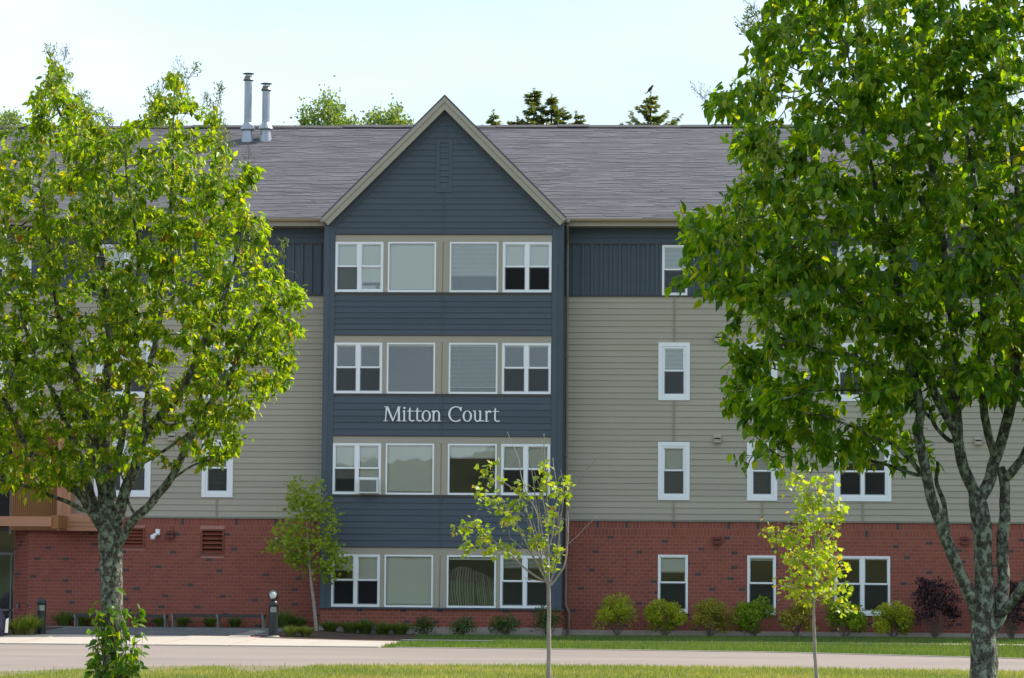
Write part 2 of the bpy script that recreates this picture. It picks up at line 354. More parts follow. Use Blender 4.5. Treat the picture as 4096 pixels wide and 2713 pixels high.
# concrete walk on the left, its far edge
wl_pts = sorted([tuple(GP(*p)[:2]) for p in [(0, 2541), (400, 2544), (1000, 2551), (1060, 2560), (1300, 2564), (1600, 2571), (1990, 2574)]])
WF = L1([(-60, wl_pts[0][1])] + wl_pts)
tipx = GP(1585, 2575).x
base_walk = band('sidewalk_base', fx(-40, tipx, 1), lambda x: K(x) + .16, WF, .004, M['mortar'], 6)
walk = band('kerb', fx(-7.0, 40, .5), K, lambda x: K(x) + .17, .028, M['concrete'], 1, skirt=.04)
x = -24.
while x < tipx - .05:                                   # the walk is cast in bays with joints
    x1 = min(x + 1.83, tipx)
    band('slab', [x + .008, (x + x1) / 2, x1 - .008], lambda q: K(q) + (0.0), lambda q: WF(q) - .01, .035, M['concrete'], 6, kind=None, parent=base_walk, skirt=.035)
    x = x1
# narrow path along the building in its shade
path = band('path', fx(tipx - .6, 30, 1), lambda x: -6.75, lambda x: -5.9, .012, M['concrete'], 2)
# plaza of grey pavers in front of the benches
PE = L1([(-40, WF(-19) ), (-12.2, WF(-12.2)), (-11, WF(-11))])
plaza = band('plaza', fx(-24, -11.3, 1), lambda x: WF(x) + .005, lambda x: -.62, .010, M['mortar'], 6)
yy = -.65
row = 0
while yy > WF(-12) :
    xx = -19.2 + (row % 2) * .3
    while xx < -11.5:
        y0 = yy - .585
        if y0 > WF(xx) + .02:
            b = MB(); z = gz(xx, yy) + .006
            b.box(xx, xx + .588, y0, yy, z, z + .022 + rnd.uniform(-.002, .002)); b.build('paver', M['paver'], plaza)
        xx += .6
    yy -= .6; row += 1
# light diagonal path strip from the plaza to the walk
sp = [GP(*p) for p in [(905, 2552), (985, 2554), (1065, 2529), (1010, 2527)]]
mb = MB(); mb.add([(p.x, p.y, p.z + .040) for p in sp] + [(p.x, p.y, p.z) for p in sp], [(0, 1, 2, 3), (4, 5, 1, 0), (5, 6, 2, 1), (6, 7, 3, 2), (7, 4, 0, 3)])
mb.build('ramp_slab', M['concrete'], kind='structure')
# planting beds
band('planting_bed', fx(-11.25, -3.2, .5), lambda x: min(-1.95, WF(x) + .03) if x < -7.6 else -2.3, lambda x: -.02, .022, M['mulch'], 6, skirt=.02)
band('planting_bed', fx(-3.15, 16, .5), lambda x: -1.9, lambda x: -.02, .022, M['mulch'], 4, skirt=.02)
band('planting_bed', fx(-24, GP(175, 2530).x, .5), lambda x: WF(x) + .02, lambda x: -2.9, .045, M['mulch'], 4, skirt=.04)
band('planting_bed', fx(-19, -11.3, .5), lambda x: -.60, lambda x: -.02, .022, M['mulch'], 2, skirt=.02)

def blades(name, xy, h, w, m, lean=.35, label='', cat='grass', zoff=.0, tip=.0):
    n = len(xy); ang = NR.uniform(0, 2 * np.pi, n); hh = h * NR.uniform(.45, 1.25, n); ww = w * NR.uniform(.6, 1.2, n)
    z = np.array([gz(a, b) for a, b in xy]) + zoff
    dx, dy = np.cos(ang) * ww, np.sin(ang) * ww; la = NR.uniform(0, 2 * np.pi, n); ll = hh * lean * NR.random(n)
    V = np.empty((n, 3, 3)); V[:, 0] = np.c_[xy[:, 0] - dx, xy[:, 1] - dy, z]; V[:, 1] = np.c_[xy[:, 0] + dx, xy[:, 1] + dy, z]
    V[:, 2] = np.c_[xy[:, 0] + np.cos(la) * ll, xy[:, 1] + np.sin(la) * ll, z + hh]
    px = xy[:, 0] * .9; py = xy[:, 1] * .5
    patch = .5 + .25 * np.sin(px * 1.3 + np.sin(py * 1.7)) + .25 * np.sin(py * 2.3 + px * .6)
    var = np.clip(NR.random(n) * .75 + (patch - .3) * .45, 0, 1)
    me = np_mesh(name, V.reshape(-1, 3), [np.arange(3 * n).reshape(n, 3)], var, m)
    o = link(name, me); return setp(o, label, cat, kind='stuff')
n = 90000; X = NR.uniform(-14, 8.5, n); U = NR.random(n) ** 1.0
Yl = np.array([LW(a) for a in X]); Y = Yl + .18 + NR.normal(0, .06, n) - U * 11
keep = (NR.random(n) < .86) | (np.sin(X * 2.1) * np.sin(Y * 1.9) > -.2)
keep &= ~((X < -7.2) & (Y > Yl - 2.4 - 1.4 * np.sin(X * 3)) & (NR.random(n) < .93))
blades('grass', np.c_[X, Y][keep], .085, .010, M['grass'], label='sunlit patchy lawn in front of the driveway')
n = 70000; X = NR.uniform(tipx, 12, n); Kx = np.array([K(a) for a in X])
Y = Kx + .17 + NR.random(n) * (-1.9 - Kx - .17)
keep = ~((Y > -6.8) & (Y < -5.85)) & ~((X < tipx + .5) & (NR.random(n) < .5)) & ~((X < -3.2) & (Y > -2.25))
keep &= ~((X < GP(1990, 2574).x) & np.array([(y > WF(x)- .02 if x < -5 else False) and y < -6 for x, y in zip(X, Y)]))
blades('grass', np.c_[X, Y][keep], .10, .010, M['grass2'], label='green lawn strip between the driveway kerb and the right wall')
# hills behind the photographer, seen in the window panes
hx = np.linspace(-900, 900, 90); hy = np.linspace(-1000, -330, 26); V = []
for a in hx:
    for b in hy:
        t = (b + 1000) / 670; prof = math.sin(math.pi * min(1, max(0, 1 - t)) ** .8)
        V.append((a, b, -3 + prof * (30 + 10 * math.sin(a * .009 + 1.2) + 7 * math.sin(a * .023) + 3 * math.sin(a * .11 + b * .05))))
mb = MB(); mb.add(V, [(i * 26 + j, (i + 1) * 26 + j, (i + 1) * 26 + j + 1, i * 26 + j + 1) for i in range(89) for j in range(25)])
mb.build('hills', M['hillgreen'], smooth=True, kind='structure')

# ================================================================== BUILDING
B = empty('apartment_building', (-7, 0, 0), 'four storey apartment building with navy gabled bay, tan siding and red brick base', 'building')
TY = -.9                                     # front plane of the bay
XL, XR = -19.29, 16.
TXL, TXR = -10.46, -3.42
ZB, ZS, ZT = 3.40, 10.02, 12.20              # top of brick, top of tan siding, eaves
RZ = dict(r0=(.85, 2.37), r1=(4.12, 5.61), r2=(7.07, 8.56), r3=(10.05, 11.53))

def wall_holes(x0, x1, z0, z1, yf, th, holes, mb, mi=0):
    xs = sorted({x0, x1} | {min(max(v, x0), x1) for h in holes for v in h[:2]})
    zs = sorted({z0, z1} | {min(max(v, z0), z1) for h in holes for v in h[2:]})
    for a, b in zip(xs, xs[1:]):
        cz = [];
        for c, d in zip(zs, zs[1:]):
            mx_, mz_ = (a + b) / 2, (c + d) / 2
            if any(h[0] < mx_ < h[1] and h[2] < mz_ < h[3] for h in holes): continue
            if cz and abs(cz[-1][1] - c) < 1e-6: cz[-1][1] = d
            else: cz.append([c, d])
        for c, d in cz:
            if b - a > 1e-4 and d - c > 1e-4: mb.box(a, b, yf, yf + th, c, d, mi)

# ---- window table: x0,x1,z0,z1 (outside of the white frame), plane, type, trim, blinds
def lin(z): return -10.13 + (z - 250) * .0042315
TW = [(lin(250), lin(585)), (lin(617), lin(952)), (lin(1047), lin(1385)), (lin(1415), lin(1753))]
WINS = []
# blinds: per unit -> (drop 0..1, openness)  double: two units
tb = {'r3': [[(1., 0), (.86, 0)], [(1., 0)], [(.70, .35)], [(.48, 0), (.48, 0)]],
      'r2': [[(.06, 0), (.06, 0)], [(.07, 0)], [(.90, .62)], [(.06, 0), (.06, 0)]],
      'r1': [[(.72, .1), (.97, .1)], [(1., .1)], [(.28, 0)], [(.50, .2), (.50, .2)]],
      'r0': [[(.30, .1), (.52, .1)], [(1., .05)], [(.07, 0)], [(.22, .5), (.22, .5)]]}
for r in ('r0', 'r1', 'r2', 'r3'):
    for i, (a, b) in enumerate(TW):
        WINS.append(dict(x0=a, x1=b, z0=RZ[r][0], z1=RZ[r][1], y=TY, t='double' if i in (0, 3) else 'fixed', trim=0, bl=tb[r][i], sill=0, id=r + str(i)))
def side(x0, x1, t, bl, tr, z0, z1, sill=0, idd=''):
    WINS.append(dict(x0=x0, x1=x1, z0=z0, z1=z1, y=0., t=t, trim=tr, bl=bl, sill=sill, id=idd))
T = .115
# single columns A,B on the right, double C ; the left columns mirror them behind the tree
for (xa, xb, t, bls) in [(-.645, .28, 'hung', [[(.3, .1)], [(1., .1)], [(.5, .4)], [(.52, .4)]]),
                         (1.96, 2.842, 'hung', [[(.08, 0)], [(1., .3)], [(.5, .2)], [(.5, .3)]]),
                         (4.494, 6.157, 'double', [[(.05, 0), (.05, 0)], [(.30, .1), (.30, .1)], [(.4, 0), (.4, 0)], [(.5, 0), (.5, 0)]]),
                         (11., 12.6, 'double', [[(.2, 0), (.5, 0)]] * 4),
                         (-14.133, -13.205, 'hung', [None, [(1., .5)], [(.05, 0)], [(.5, 0)]]),
                         (-17.35, -15.66, 'double', [None, [(1., .3), (1., .3)], [(.6, 0), (.3, 0)], [(.5, 0), (1., 0)]]),
                         (-21.1, -19.29, 'double', [None, None, [(.4, 0), (.2, 0)], [(.5, 0), (1., 0)]])]:
    if bls[0]: side(xa + .01, xb - .04, t, bls[0], 0, .78, 2.43, .07)
    if bls[1]: side(xa + T, xb - T, t, bls[1], T, 4.03 + T, 5.735 - T)
    if bls[2]: side(xa + T, xb - T, t, bls[2], T, 6.96 + T, 8.664 - T)
    if bls[3]: side((xa + xb) / 2 - (xb - xa) / 2 + .10, (xa + xb) / 2 + (xb - xa) / 2 - .08, t, bls[3], 0, 10.06, 11.55)

# ---- core walls with real openings
core = MB()
mh = [(w['x0'] + .01, w['x1'] - .01, w['z0'] + .01, w['z1'] - .01) for w in WINS if w['y'] == 0.]
thh = [(w['x0'] + .01, w['x1'] - .01, w['z0'] + .01, w['z1'] - .01) for w in WINS if w['y'] < 0]
lou = [(P(811, 2150).x, P(890, 2150).x, P(850, 2214).z, P(850, 2124).z), (P(478, 2150).x, P(572, 2150).x, P(530, 2185).z, P(530, 2118).z)]
for (a_, b_, hh_) in ((XL, TXL + .1, mh + lou), (TXR - .1, XR, mh)):
    core = MB(); wall_holes(a_, b_, -.3, ZB, .0085, .25, hh_, core, 1); core.build('brick_backing', [M['conc_dark'], M['mortar']], B)
for (a_, b_) in ((-32, TXL + .1), (TXR - .1, XR)):
    core = MB(); wall_holes(a_, b_, ZB, ZT, .014, .25, mh, core, 0); core.build('wall', [M['conc_dark'], M['mortar']], B)
core = MB(); core.box(-32, XL - 1.5, 1.2, 1.4, -.3, ZB, 1); core.build('entrance_back_wall', [M['conc_dark'], M['mortar']], B)
core = MB()
wall_holes(TXL + .03, TXR - .03, .78, ZT, TY + .014, .2, thh, core, 0)
core.box(TXL + .03, TXR - .03, TY + .0085, TY + .2, -.3, .78, 1)
core.box(TXL + .03, TXL + .2, TY + .2, .3, -.3, .78, 1); core.box(TXR - .2, TXR - .03, TY + .2, .3, -.3, .78, 1)
core.box(TXL + .03, TXL + .2, TY + .2, .3, .78, ZT, 0); core.box(TXR - .2, TXR - .03, TY + .2, .3, .78, ZT, 0)
core.prism([(TXL + .03, ZT), (TXR - .03, ZT), (-6.93, 15.45)], TY + .014, TY + .2, 0)
core.build('bay_wall', [M['conc_dark'], M['mortar']], B)
# interior floors and partitions so that rooms read dark and deep
inn = MB()
inn.box(-31.9, XR - .1, 3.4, 3.6, -.3, ZT, 0)
for z in (.05, 3.35, 6.25, 9.2, 12.0): inn.box(-31.9, XR - .1, .28, 3.4, z, z + .2, 1)
for z in (.05, 3.35, 6.25, 9.2, 12.0): inn.box(TXL + .25, TXR - .25, TY + .22, .27, z, z + .2, 1)
for xw in (-23, -18.4, -14.9, -11.6, -6.95, -2.6, 1.2, 3.6, 8.5): inn.box(xw, xw + .12, .28, 3.4, -.2, ZT)
inn.box(-7.02, -6.9, TY + .22, .27, -.2, ZT)
inn.build('interior_rooms', [M['interior'], M['floor']], B)
ext = MB(); ext.box(-32, -31.8, .27, 16.1, -.3, ZT); ext.box(XR - .2, XR, .27, 16.1, -.3, ZT); ext.box(-32, XR, 16.1, 16.3, -.3, ZT)
for xe in (-32, XR - .2): 
    e2 = [(0.0, ZT), (16.3, ZT), (8.1, 15.95)]
    ext.add([(xe, a, b) for a, b in e2] + [(xe + .2, a, b) for a, b in e2], [(0, 1, 2), (5, 4, 3), (0, 3, 4, 1), (1, 4, 5, 2), (2, 5, 3, 0)])
ext.build('end_wall', M['tan'], B)

# ---- bricks
bw, bh, jt = .2135, .1070, .0155
def brick_rects(x0, x1, z0, z1, holes, sold, zs=None):
    out = []; z = z1
    rows = []
    if sold:
        for k in range(2):
            rows.append((z - .196, z, 's')); z -= .2105
    while z > z0 + .03: rows.append((max(z - (bh - jt), z0), z, 'r')); z -= bh
    for ri, (za, zb, ty) in enumerate(rows):
        step = (bw if ty == 'r' else bw / 2); off = (ri % 2) * step / 2
        x = math.floor((x0 - off) / step) * step + off
        while x < x1:
            segs = [(max(x, x0), min(x + step - jt, x1))]
            for h in holes:
                if za < h[3] - .01 and zb > h[2] + .01:
                    ns = []
                    for a, b in segs:
                        if b <= h[0] or a >= h[1]: ns.append((a, b))
                        else:
                            if a < h[0]: ns.append((a, h[0] - .003))
                            if b > h[1]: ns.append((h[1] + .003, b))
                    segs = ns
            for a, b in segs:
                if b - a > .02: out.append((a, b, za, zb, ty))
            x += step
    return out
brh = [(w['x0'], w['x1'], w['z0'] - .02, w['z1']) for w in WINS if w['y'] == 0.]
can = (P(228, 2100, 0).x, P(410, 2100, 0).x, P(300, 2123, -.5).z - .02, 9)
rl = brick_rects(XL, TXL + .02, .05, ZB, brh + [(l[0] - .05, l[1] + .05, l[2] - .05, l[3] + .05) for l in lou] , True)
rr = brick_rects(TXR - .02, XR, .235, ZB, brh, True)
rt = brick_rects(TXL, TXR, .30, .80, [], False)
stuff = MB(); nb = 0; dks = []; ldk = (99, 99)
cache = {}
for lst, y in ((rr, 0.), (rl, 0.), (rt, TY)):
    for (a, b, c, d, ty) in lst:
        dark = rnd.random() < .16 and (abs(a - ldk[0]) > .9 or abs(c - ldk[1]) > .3) and not any(abs(a - q_[0]) < .75 and abs(c - q_[1]) < .24 for q_ in dks[-60:])
        if dark: dks.append((a, c))
        jy = rnd.uniform(-.0025, .0025)
        if y == 0. and lst is rr and b < -.7 and a > -3.0 and c > .55 and nb < 295:
            key = (round(b - a, 3), round(d - c, 3), dark)
            if key not in cache:
                q = MB(); q.box(-(b - a) / 2, (b - a) / 2, 0, .03, -(d - c) / 2, (d - c) / 2, 0, .5); cache[key] = q.mesh('brick', M['dbrick'] if dark else M['brick'])
            o = link('brick', cache[key], B, False); o.location = Vector(((a + b) / 2, y + jy, (c + d) / 2)) - B.location; nb += 1
        else: stuff.box(a, b, y + jy, y + .03, c, d, 1 if dark else 0, rnd.random())
# angled return of the brick wall at the entrance
ang = math.radians(128)
MR = Matrix.Translation((XL, 0, 0)) @ Matrix.Rotation(ang, 4, 'Z')
for (a, b, c, d, ty) in brick_rects(0.0, .85, .05, 3.05, [], False):
    stuff.box(a, b, 0, .03, c, d, 1 if rnd.random() < .06 else 0, rnd.random(), M=MR)
stuff.build('brickwork', [M['brick'], M['dbrick']], B, kind='stuff')
ret = MB(); ret.box(.0, .9, -.2, .022, -.3, 3.1, 0, M=MR); ret.build('return_wall', M['mortar'], B)
# foundation, ledges
mb = MB(); mb.box(TXR, XR, -.035, .013, -.3, .225); mb.box(TXL - .02, TXR + .02, TY - .035, TY + .013, -.3, .29)
mb.box(TXR - .0, TXR + .02, TY + .014, -.036, -.3, .29); mb.box(XL, TXL - .02, -.02, .013, -.3, .19)
mb.build('foundation', M['found'], B)
mb = MB(); mb.box(TXL - .07, TXR + .07, TY - .07, TY + .012, .80, .838); mb.build('sill_ledge', M['navy_trim'], B)
mb = MB(); mb.box(XL, TXL, -.035, .012, ZB + .0, ZB + .05); mb.box(TXR, XR, -.035, .012, ZB, ZB + .05); mb.build('belt_flashing', M['pipe_tan'], B)

# ---- siding boards
boards = []
def courses(x0, x1, z0, z1, holes, exposure, y, m, clip=None, zst=None):
    n = max(1, round((z1 - z0) / exposure)); e = (z1 - z0) / n
    for k in range(n):
        a, b = z0 + k * e, z0 + (k + 1) * e
        segs = [(x0, x1)]
        for h in holes:
            if a < h[3] - .02 and b > h[2] + .02:
                ns = []
                for s, t in segs:
                    if t <= h[0] or s >= h[1]: ns.append((s, t))
                    else:
                        if s < h[0]: ns.append((s, h[0]))
                        if t > h[1]: ns.append((h[1], t))
                segs = ns
        for s, t in segs:
            if t - s > .02: boards.append((s, t, a, b, y, m, clip))
        for h in holes:
            if h[1] - h[0] > .3 and h[0] < x1 and h[1] > x0:
                if a + .01 < h[2] < b - .0 and b > h[2] + .02: boards.append((max(h[0], x0), min(h[1], x1), a, h[2], y, m, clip))
                if a < h[3] < b - .01 and a < h[3] - .02: boards.append((max(h[0], x0), min(h[1], x1), h[3], b, y, m, clip))
trimh = [(w['x0'] - w['trim'], w['x1'] + w['trim'], w['z0'] - w['trim'], w['z1'] + w['trim']) for w in WINS if w['y'] == 0.]
jl = []
for cx in (-.182, 2.40, 5.325, 11.8, -13.67, -16.5, -20.2): jl.append((cx - .028, cx + .028, ZB + .05, ZS))
canh = (P(228, 2000, 0).x + .05, P(420, 2000, 0).x, 0, P(228, 1690, 0).z)
courses(TXR + .0, XR, ZB + .05, ZS, trimh + jl, .1785, 0., 'tan')
courses(-32, TXL, ZB + .05, ZS, trimh + jl, .1785, 0., 'tan')
# navy above: three horizontal boards under the soffit
courses(TXR, XR, 11.60, 12.06, [], .155, 0., 'navy'); courses(-32, TXL, 11.60, 12.06, [], .155, 0., 'navy')
# bay: spandrels
cxj = lin(1000)
bx0, bx1 = TXL + .33, TXR - .335
for (za, zb) in ((2.60, 4.06), (5.84, 6.98), (8.78, 9.955)):
    courses(bx0, bx1, za, zb, [(cxj - .02, cxj + .02, 0, 20)], .178, TY, 'navy')
AX, AZ = -6.93, 15.50
slope = (15.469 - 11.998) / (10.437 - 6.921)
vs = (-7.19, -6.70, 13.00, 14.58)
courses(TXL + .2, TXR - .2, 11.765, 15.5, [(cxj - .02, cxj + .02, 0, 12.98), vs], .176, TY, 'navy', clip=True)
def board_mesh(s, t, a, b, y, clip):
    mb_ = MB(); lo, hi = y - .026, y - .008
    if clip:      # gable: cut the ends along the rake
        def lim(z): h = (AZ - .12 - z) / slope; return AX - h, AX + h
        l0, r0 = lim(a); l1, r1 = lim(b)
        s0, t0, s1, t1 = max(s, l0), min(t, r0), max(s, l1), min(t, r1)
        if t0 - s0 < .03: return None
        if t1 < s1: s1 = t1 = (s0 + t0) / 2
    else: s0 = s1 = s; t0 = t1 = t
    vs_ = [(s0, lo, a + .003), (t0, lo, a + .003), (t1, hi, b - .001), (s1, hi, b - .001), (s0, y + .012, a + .003), (t0, y + .012, a + .003), (t1, y + .012, b - .001), (s1, y + .012, b - .001)]
    mb_.add(vs_, [(0, 1, 2, 3), (4, 5, 1, 0), (1, 5, 6, 2), (4, 0, 3, 7), (3, 2, 6, 7), (5, 4, 7, 6)]); return mb_
vis = [bd for bd in boards if bd[1] - bd[0] > .2 and (bd[6] or bd[4] < 0 or bd[2] > 11.5 or (-3.6 < bd[0] < 2.5) or (-13.9 < bd[1] < -10))]
vis = sorted(vis, key=lambda b: -(min(b[1], 2.5) - max(b[0], -14)))[:296]; vid = {id(b) for b in vis}
rest = MB()
for bd in boards:
    q = board_mesh(*bd[:5], bd[6])
    if q is None: continue
    if id(bd) in vid: q.build('siding_board', M[bd[5]], B)
    else:
        for f in (q.f,): rest.add(q.v, q.f, 0 if bd[5] == 'tan' else 1)
rest.build('siding', [M['tan'], M['navy']], B, kind='stuff')
for j in jl:
    hs = [h for h in trimh if h[0] < j[0] and h[1] > j[1] and h[2] < ZS and h[3] > j[2]]
    zs = [j[2]] + sorted([v for h in hs for v in (h[2], h[3])]) + [j[3]]
    if j[0] > -13 or True:
        for a, b in zip(zs[::2], zs[1::2]):
            if b - a > .05:
                mb = MB(); mb.box(j[0], j[1], -.036, .012, a, b); mb.build('joint_strip', M['joint'], B)
# board and batten zone
def battens(x0, x1):
    mb = MB(); wall_holes(x0, x1, ZS + .035, 11.56, -.008, .02, trimh, mb); mb.build('batten_backing', M['navy'], B)
    x = x0 + .27
    while x < x1 - .1:
        zz = [(ZS + .04, 11.56)]
        for h in trimh:
            if h[0] < x + .04 and h[1] > x - .04 and h[3] > ZS: zz = [(h[3] + .0, 11.56)] if h[3] < 11.5 else []
        for a, b in zz:
            if b - a > .05: mb = MB(); mb.box(x - .033, x + .033, -.058, -.009, a, b); mb.build('batten', M['navy'], B)
        x += .272
battens(TXR, XR); battens(-31.9, TXL)
for (a, b) in ((TXR, XR), (-32, TXL)):
    mb = MB(); mb.box(a, b, -.045, .01, 11.562, 11.598); mb.build('drip_strip', M['flash'], B)
    mb = MB()
    wall_holes(a, b, ZS - .001, ZS + .034, -.05, .06, trimh, mb); mb.build('drip_strip', M['flash'], B)
# bay corner boards, headers, mullion panels, joint strips
for a, b, dy in ((TXL, TXL + .165, 0.), (TXL + .168, TXL + .33, .006), (TXR - .165, TXR, 0.), (TXR - .33, TXR - .168, .006)):
    mb = MB(); mb.box(a, b, TY - .045 + dy, TY + .013, .838, 12.15); mb.build('corner_board', M['navy'], B)
for xa in (TXL - .004, TXR - .012):
    mb = MB(); mb.box(xa, xa + .016, TY - .03, -.03, .84, ZT); mb.build('side_panel', M['navy'], B)
for r, (z0, z1) in RZ.items():
    mb = MB(); mb.box(bx0, bx1, TY - .02, TY + .013, z1 + .002, z1 + .205); mb.build('header_panel', M['tan_trim'], B)
    mb = MB(); mb.box(bx0, bx1, TY - .045, TY + .013, z1 + .207, z1 + .228); mb.build('drip_strip', M['flash'], B)
    if r != 'r0': mb = MB(); mb.box(bx0, bx1, TY - .035, TY + .013, z0 - .062, z0 - .004); mb.build('drip_strip', M['flash'], B)
    for a, b in ((TW[0][1], TW[1][0]), (TW[1][1], cxj - .006), (cxj + .006, TW[2][0]), (TW[2][1], TW[3][0])):
        mb = MB(); mb.box(a + .002, b - .002, TY - .018, TY + .013, z0 - .003, z1); mb.build('mullion_panel', M['tan_trim'], B)
for (za, zb) in ((2.60, 4.055), (5.84, 6.98), (8.78, 9.955), (11.765, 12.98), (14.6, 15.38)):
    mb = MB(); mb.box(cxj - .02 + (0.03 if za > 14 else 0), cxj + .02 + (0.03 if za > 14 else 0), TY - .034, TY + .013, za, zb); mb.build('joint_strip', M['navy_trim'], B)
# blind slit window motif in the gable
mb = MB(); a, b, c, d = vs; w = .115
mb.box(a, a + w, TY - .032, TY + .01, c, d); mb.box(b - w, b, TY - .032, TY + .01, c, d); mb.box(a + w, b - w, TY - .032, TY + .01, c, c + w); mb.box(a + w, b - w, TY - .032, TY + .01, d - w, d)
slit = mb.build('slit_frame', M['navy_trim'], B)
z = c + w
while z < d - w - .01:
    z2 = min(z + .176, d - w); q = board_mesh(a + w, b - w, z, z2, TY, False); q.build('siding_board', M['navy'], slit); z = z2

# ---- windows
def window(w):
    x0, x1, z0, z1, y, t, tr = (w[k] for k in ('x0', 'x1', 'z0', 'z1', 'y', 't', 'trim'))
    mb = MB(); fw = .062 if t != 'fixed' else .048; yo, yi = y - .03, y + .07
    mb.box(x0, x0 + fw, yo, yi, z0, z1); mb.box(x1 - fw, x1, yo, yi, z0, z1)
    mb.box(x0 + fw, x1 - fw, yo, yi, z1 - fw, z1); mb.box(x0 + fw, x1 - fw, yo, yi, z0, z0 + fw + .01)
    units = [(x0 + fw, x1 - fw)]
    if t == 'double':
        c = (x0 + x1) / 2; mb.box(c - .058, c + .058, yo + .002, yi, z0 + fw, z1 - fw); units = [(x0 + fw, c - .058), (c + .058, x1 - fw)]
    win = mb.build('window', M['white'], B)
    if tr:
        q = MB(); q.box(x0 - tr, x0 - .002, y - .045, y + .01, z0 - tr, z1 + tr); q.box(x1 + .002, x1 + tr, y - .045, y + .01, z0 - tr, z1 + tr)
        q.box(x0 - .002, x1 + .002, y - .045, y + .01, z1 + .002, z1 + tr); q.box(x0 - .002, x1 + .002, y - .045, y + .01, z0 - tr, z0 - .002); q.build('trim', M['white'], win)
    if w['sill']: q = MB(); q.box(x0 - .0, x1 + .0, y - .06, y + .01, z0 - .075, z0 - .002); q.build('sill', M['white'], win)
    for ui, (a, b) in enumerate(units):
        za, zb = z0 + fw + .01, z1 - fw; ac = (w['id'] == 'r10' and ui == 1); zm = (za + zb) / 2
        if t == 'fixed':
            q = MB(); q.box(a, b, y + .02, y + .026, za, zb); q.build('pane', M['glass'], win)
        else:
            s = .026
            q = MB(); q.box(a, a + s, y + .0, y + .045, zm, zb); q.box(b - s, b, y, y + .045, zm, zb); q.box(a + s, b - s, y, y + .045, zb - s, zb); q.box(a + s, b - s, y - .005, y + .045, zm - .005, zm + .045); q.build('sash', M['white'], win)
            q = MB(); q.box(a + s, b - s, y + .02, y + .026, zm + .045, zb - s); q.build('pane', M['glass'], win)
            if not ac:
                q = MB(); q.box(a, a + s, y + .047, y + .068, za, zm - .006); q.box(b - s, b, y + .047, y + .068, za, zm - .006); q.box(a + s, b - s, y + .047, y + .068, za, za + s); q.box(a + s, b - s, y + .047, y + .068, zm - .03, zm - .006); q.build('sash', M['white'], win)
                if w['id'] not in ('r33', 'r00') : q = MB(); q.box(a + s, b - s, y + .055, y + .060, za + s, zm - .03); q.build('pane', M['glass'], win)
                if w['id'] == 'r30' and ui == 1: pass
                else:
                  q = MB(); q.add([(a, y + .012, za), (b, y + .012, za), (b, y + .012, zm - .006), (a, y + .012, zm - .006)], [(0, 1, 2, 3)]); q.build('screen', M['screen'], win)
            else:
                zr = za + (zm - za) * .56
                q = MB(); q.box(a, b, y + .0, y + .045, zr, zr + .045); q.build('sash', M['white'], win)
                q = MB(); q.box(a, b, y + .02, y + .026, zr + .045, zm - .006); q.build('pane', M['glass'], win)
        drop, op = w['bl'][min(ui, len(w['bl']) - 1)]
        yb = y + .105
        q = MB(); q.box(a - .01, b + .01, yb - .025, yb + .025, zb - .05, zb + .01, 1)
        zz = zb - .06; zend = zb - (zb - za) * drop; tilt = .85 - op
        sp_ = .038
        while zz - sp_ > zend:
            c_, s_ = math.cos(tilt * 1.4), math.sin(tilt * 1.4); hw = .025
            q.add([(a, yb - hw * c_, zz - hw * s_), (b, yb - hw * c_, zz - hw * s_), (b, yb + hw * c_, zz + hw * s_), (a, yb + hw * c_, zz + hw * s_)], [(0, 1, 2, 3)], 0); zz -= sp_
        if drop > .15: q.box(a, b, yb - .015, yb + .015, zz - .012, zz + .006, 1)
        q.build('blind', [M['blind'], M['blindhead']], win)
    w['ob'] = win
for w in WINS: window(w)
wd = {w['id']: w for w in WINS}
# reflection in the third ground-floor bay pane, painted on striped sheets behind the glass
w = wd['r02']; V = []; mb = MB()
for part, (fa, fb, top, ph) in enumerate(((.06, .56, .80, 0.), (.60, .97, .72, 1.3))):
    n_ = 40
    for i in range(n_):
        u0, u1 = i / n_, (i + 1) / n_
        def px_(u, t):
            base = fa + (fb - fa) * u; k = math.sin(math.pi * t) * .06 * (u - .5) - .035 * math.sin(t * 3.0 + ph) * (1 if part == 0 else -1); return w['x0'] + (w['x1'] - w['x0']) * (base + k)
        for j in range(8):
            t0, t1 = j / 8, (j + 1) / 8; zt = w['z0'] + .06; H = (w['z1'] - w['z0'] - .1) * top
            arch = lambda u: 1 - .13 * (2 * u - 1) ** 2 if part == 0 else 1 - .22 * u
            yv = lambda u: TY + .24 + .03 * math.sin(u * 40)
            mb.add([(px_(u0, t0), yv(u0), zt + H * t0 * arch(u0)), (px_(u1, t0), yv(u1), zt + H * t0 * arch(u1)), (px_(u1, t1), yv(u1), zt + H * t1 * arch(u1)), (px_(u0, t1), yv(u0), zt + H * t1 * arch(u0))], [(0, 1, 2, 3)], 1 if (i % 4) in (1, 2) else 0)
mb.build('curtain', [M['curtain_d'], M['curtain_l']], w['ob'])
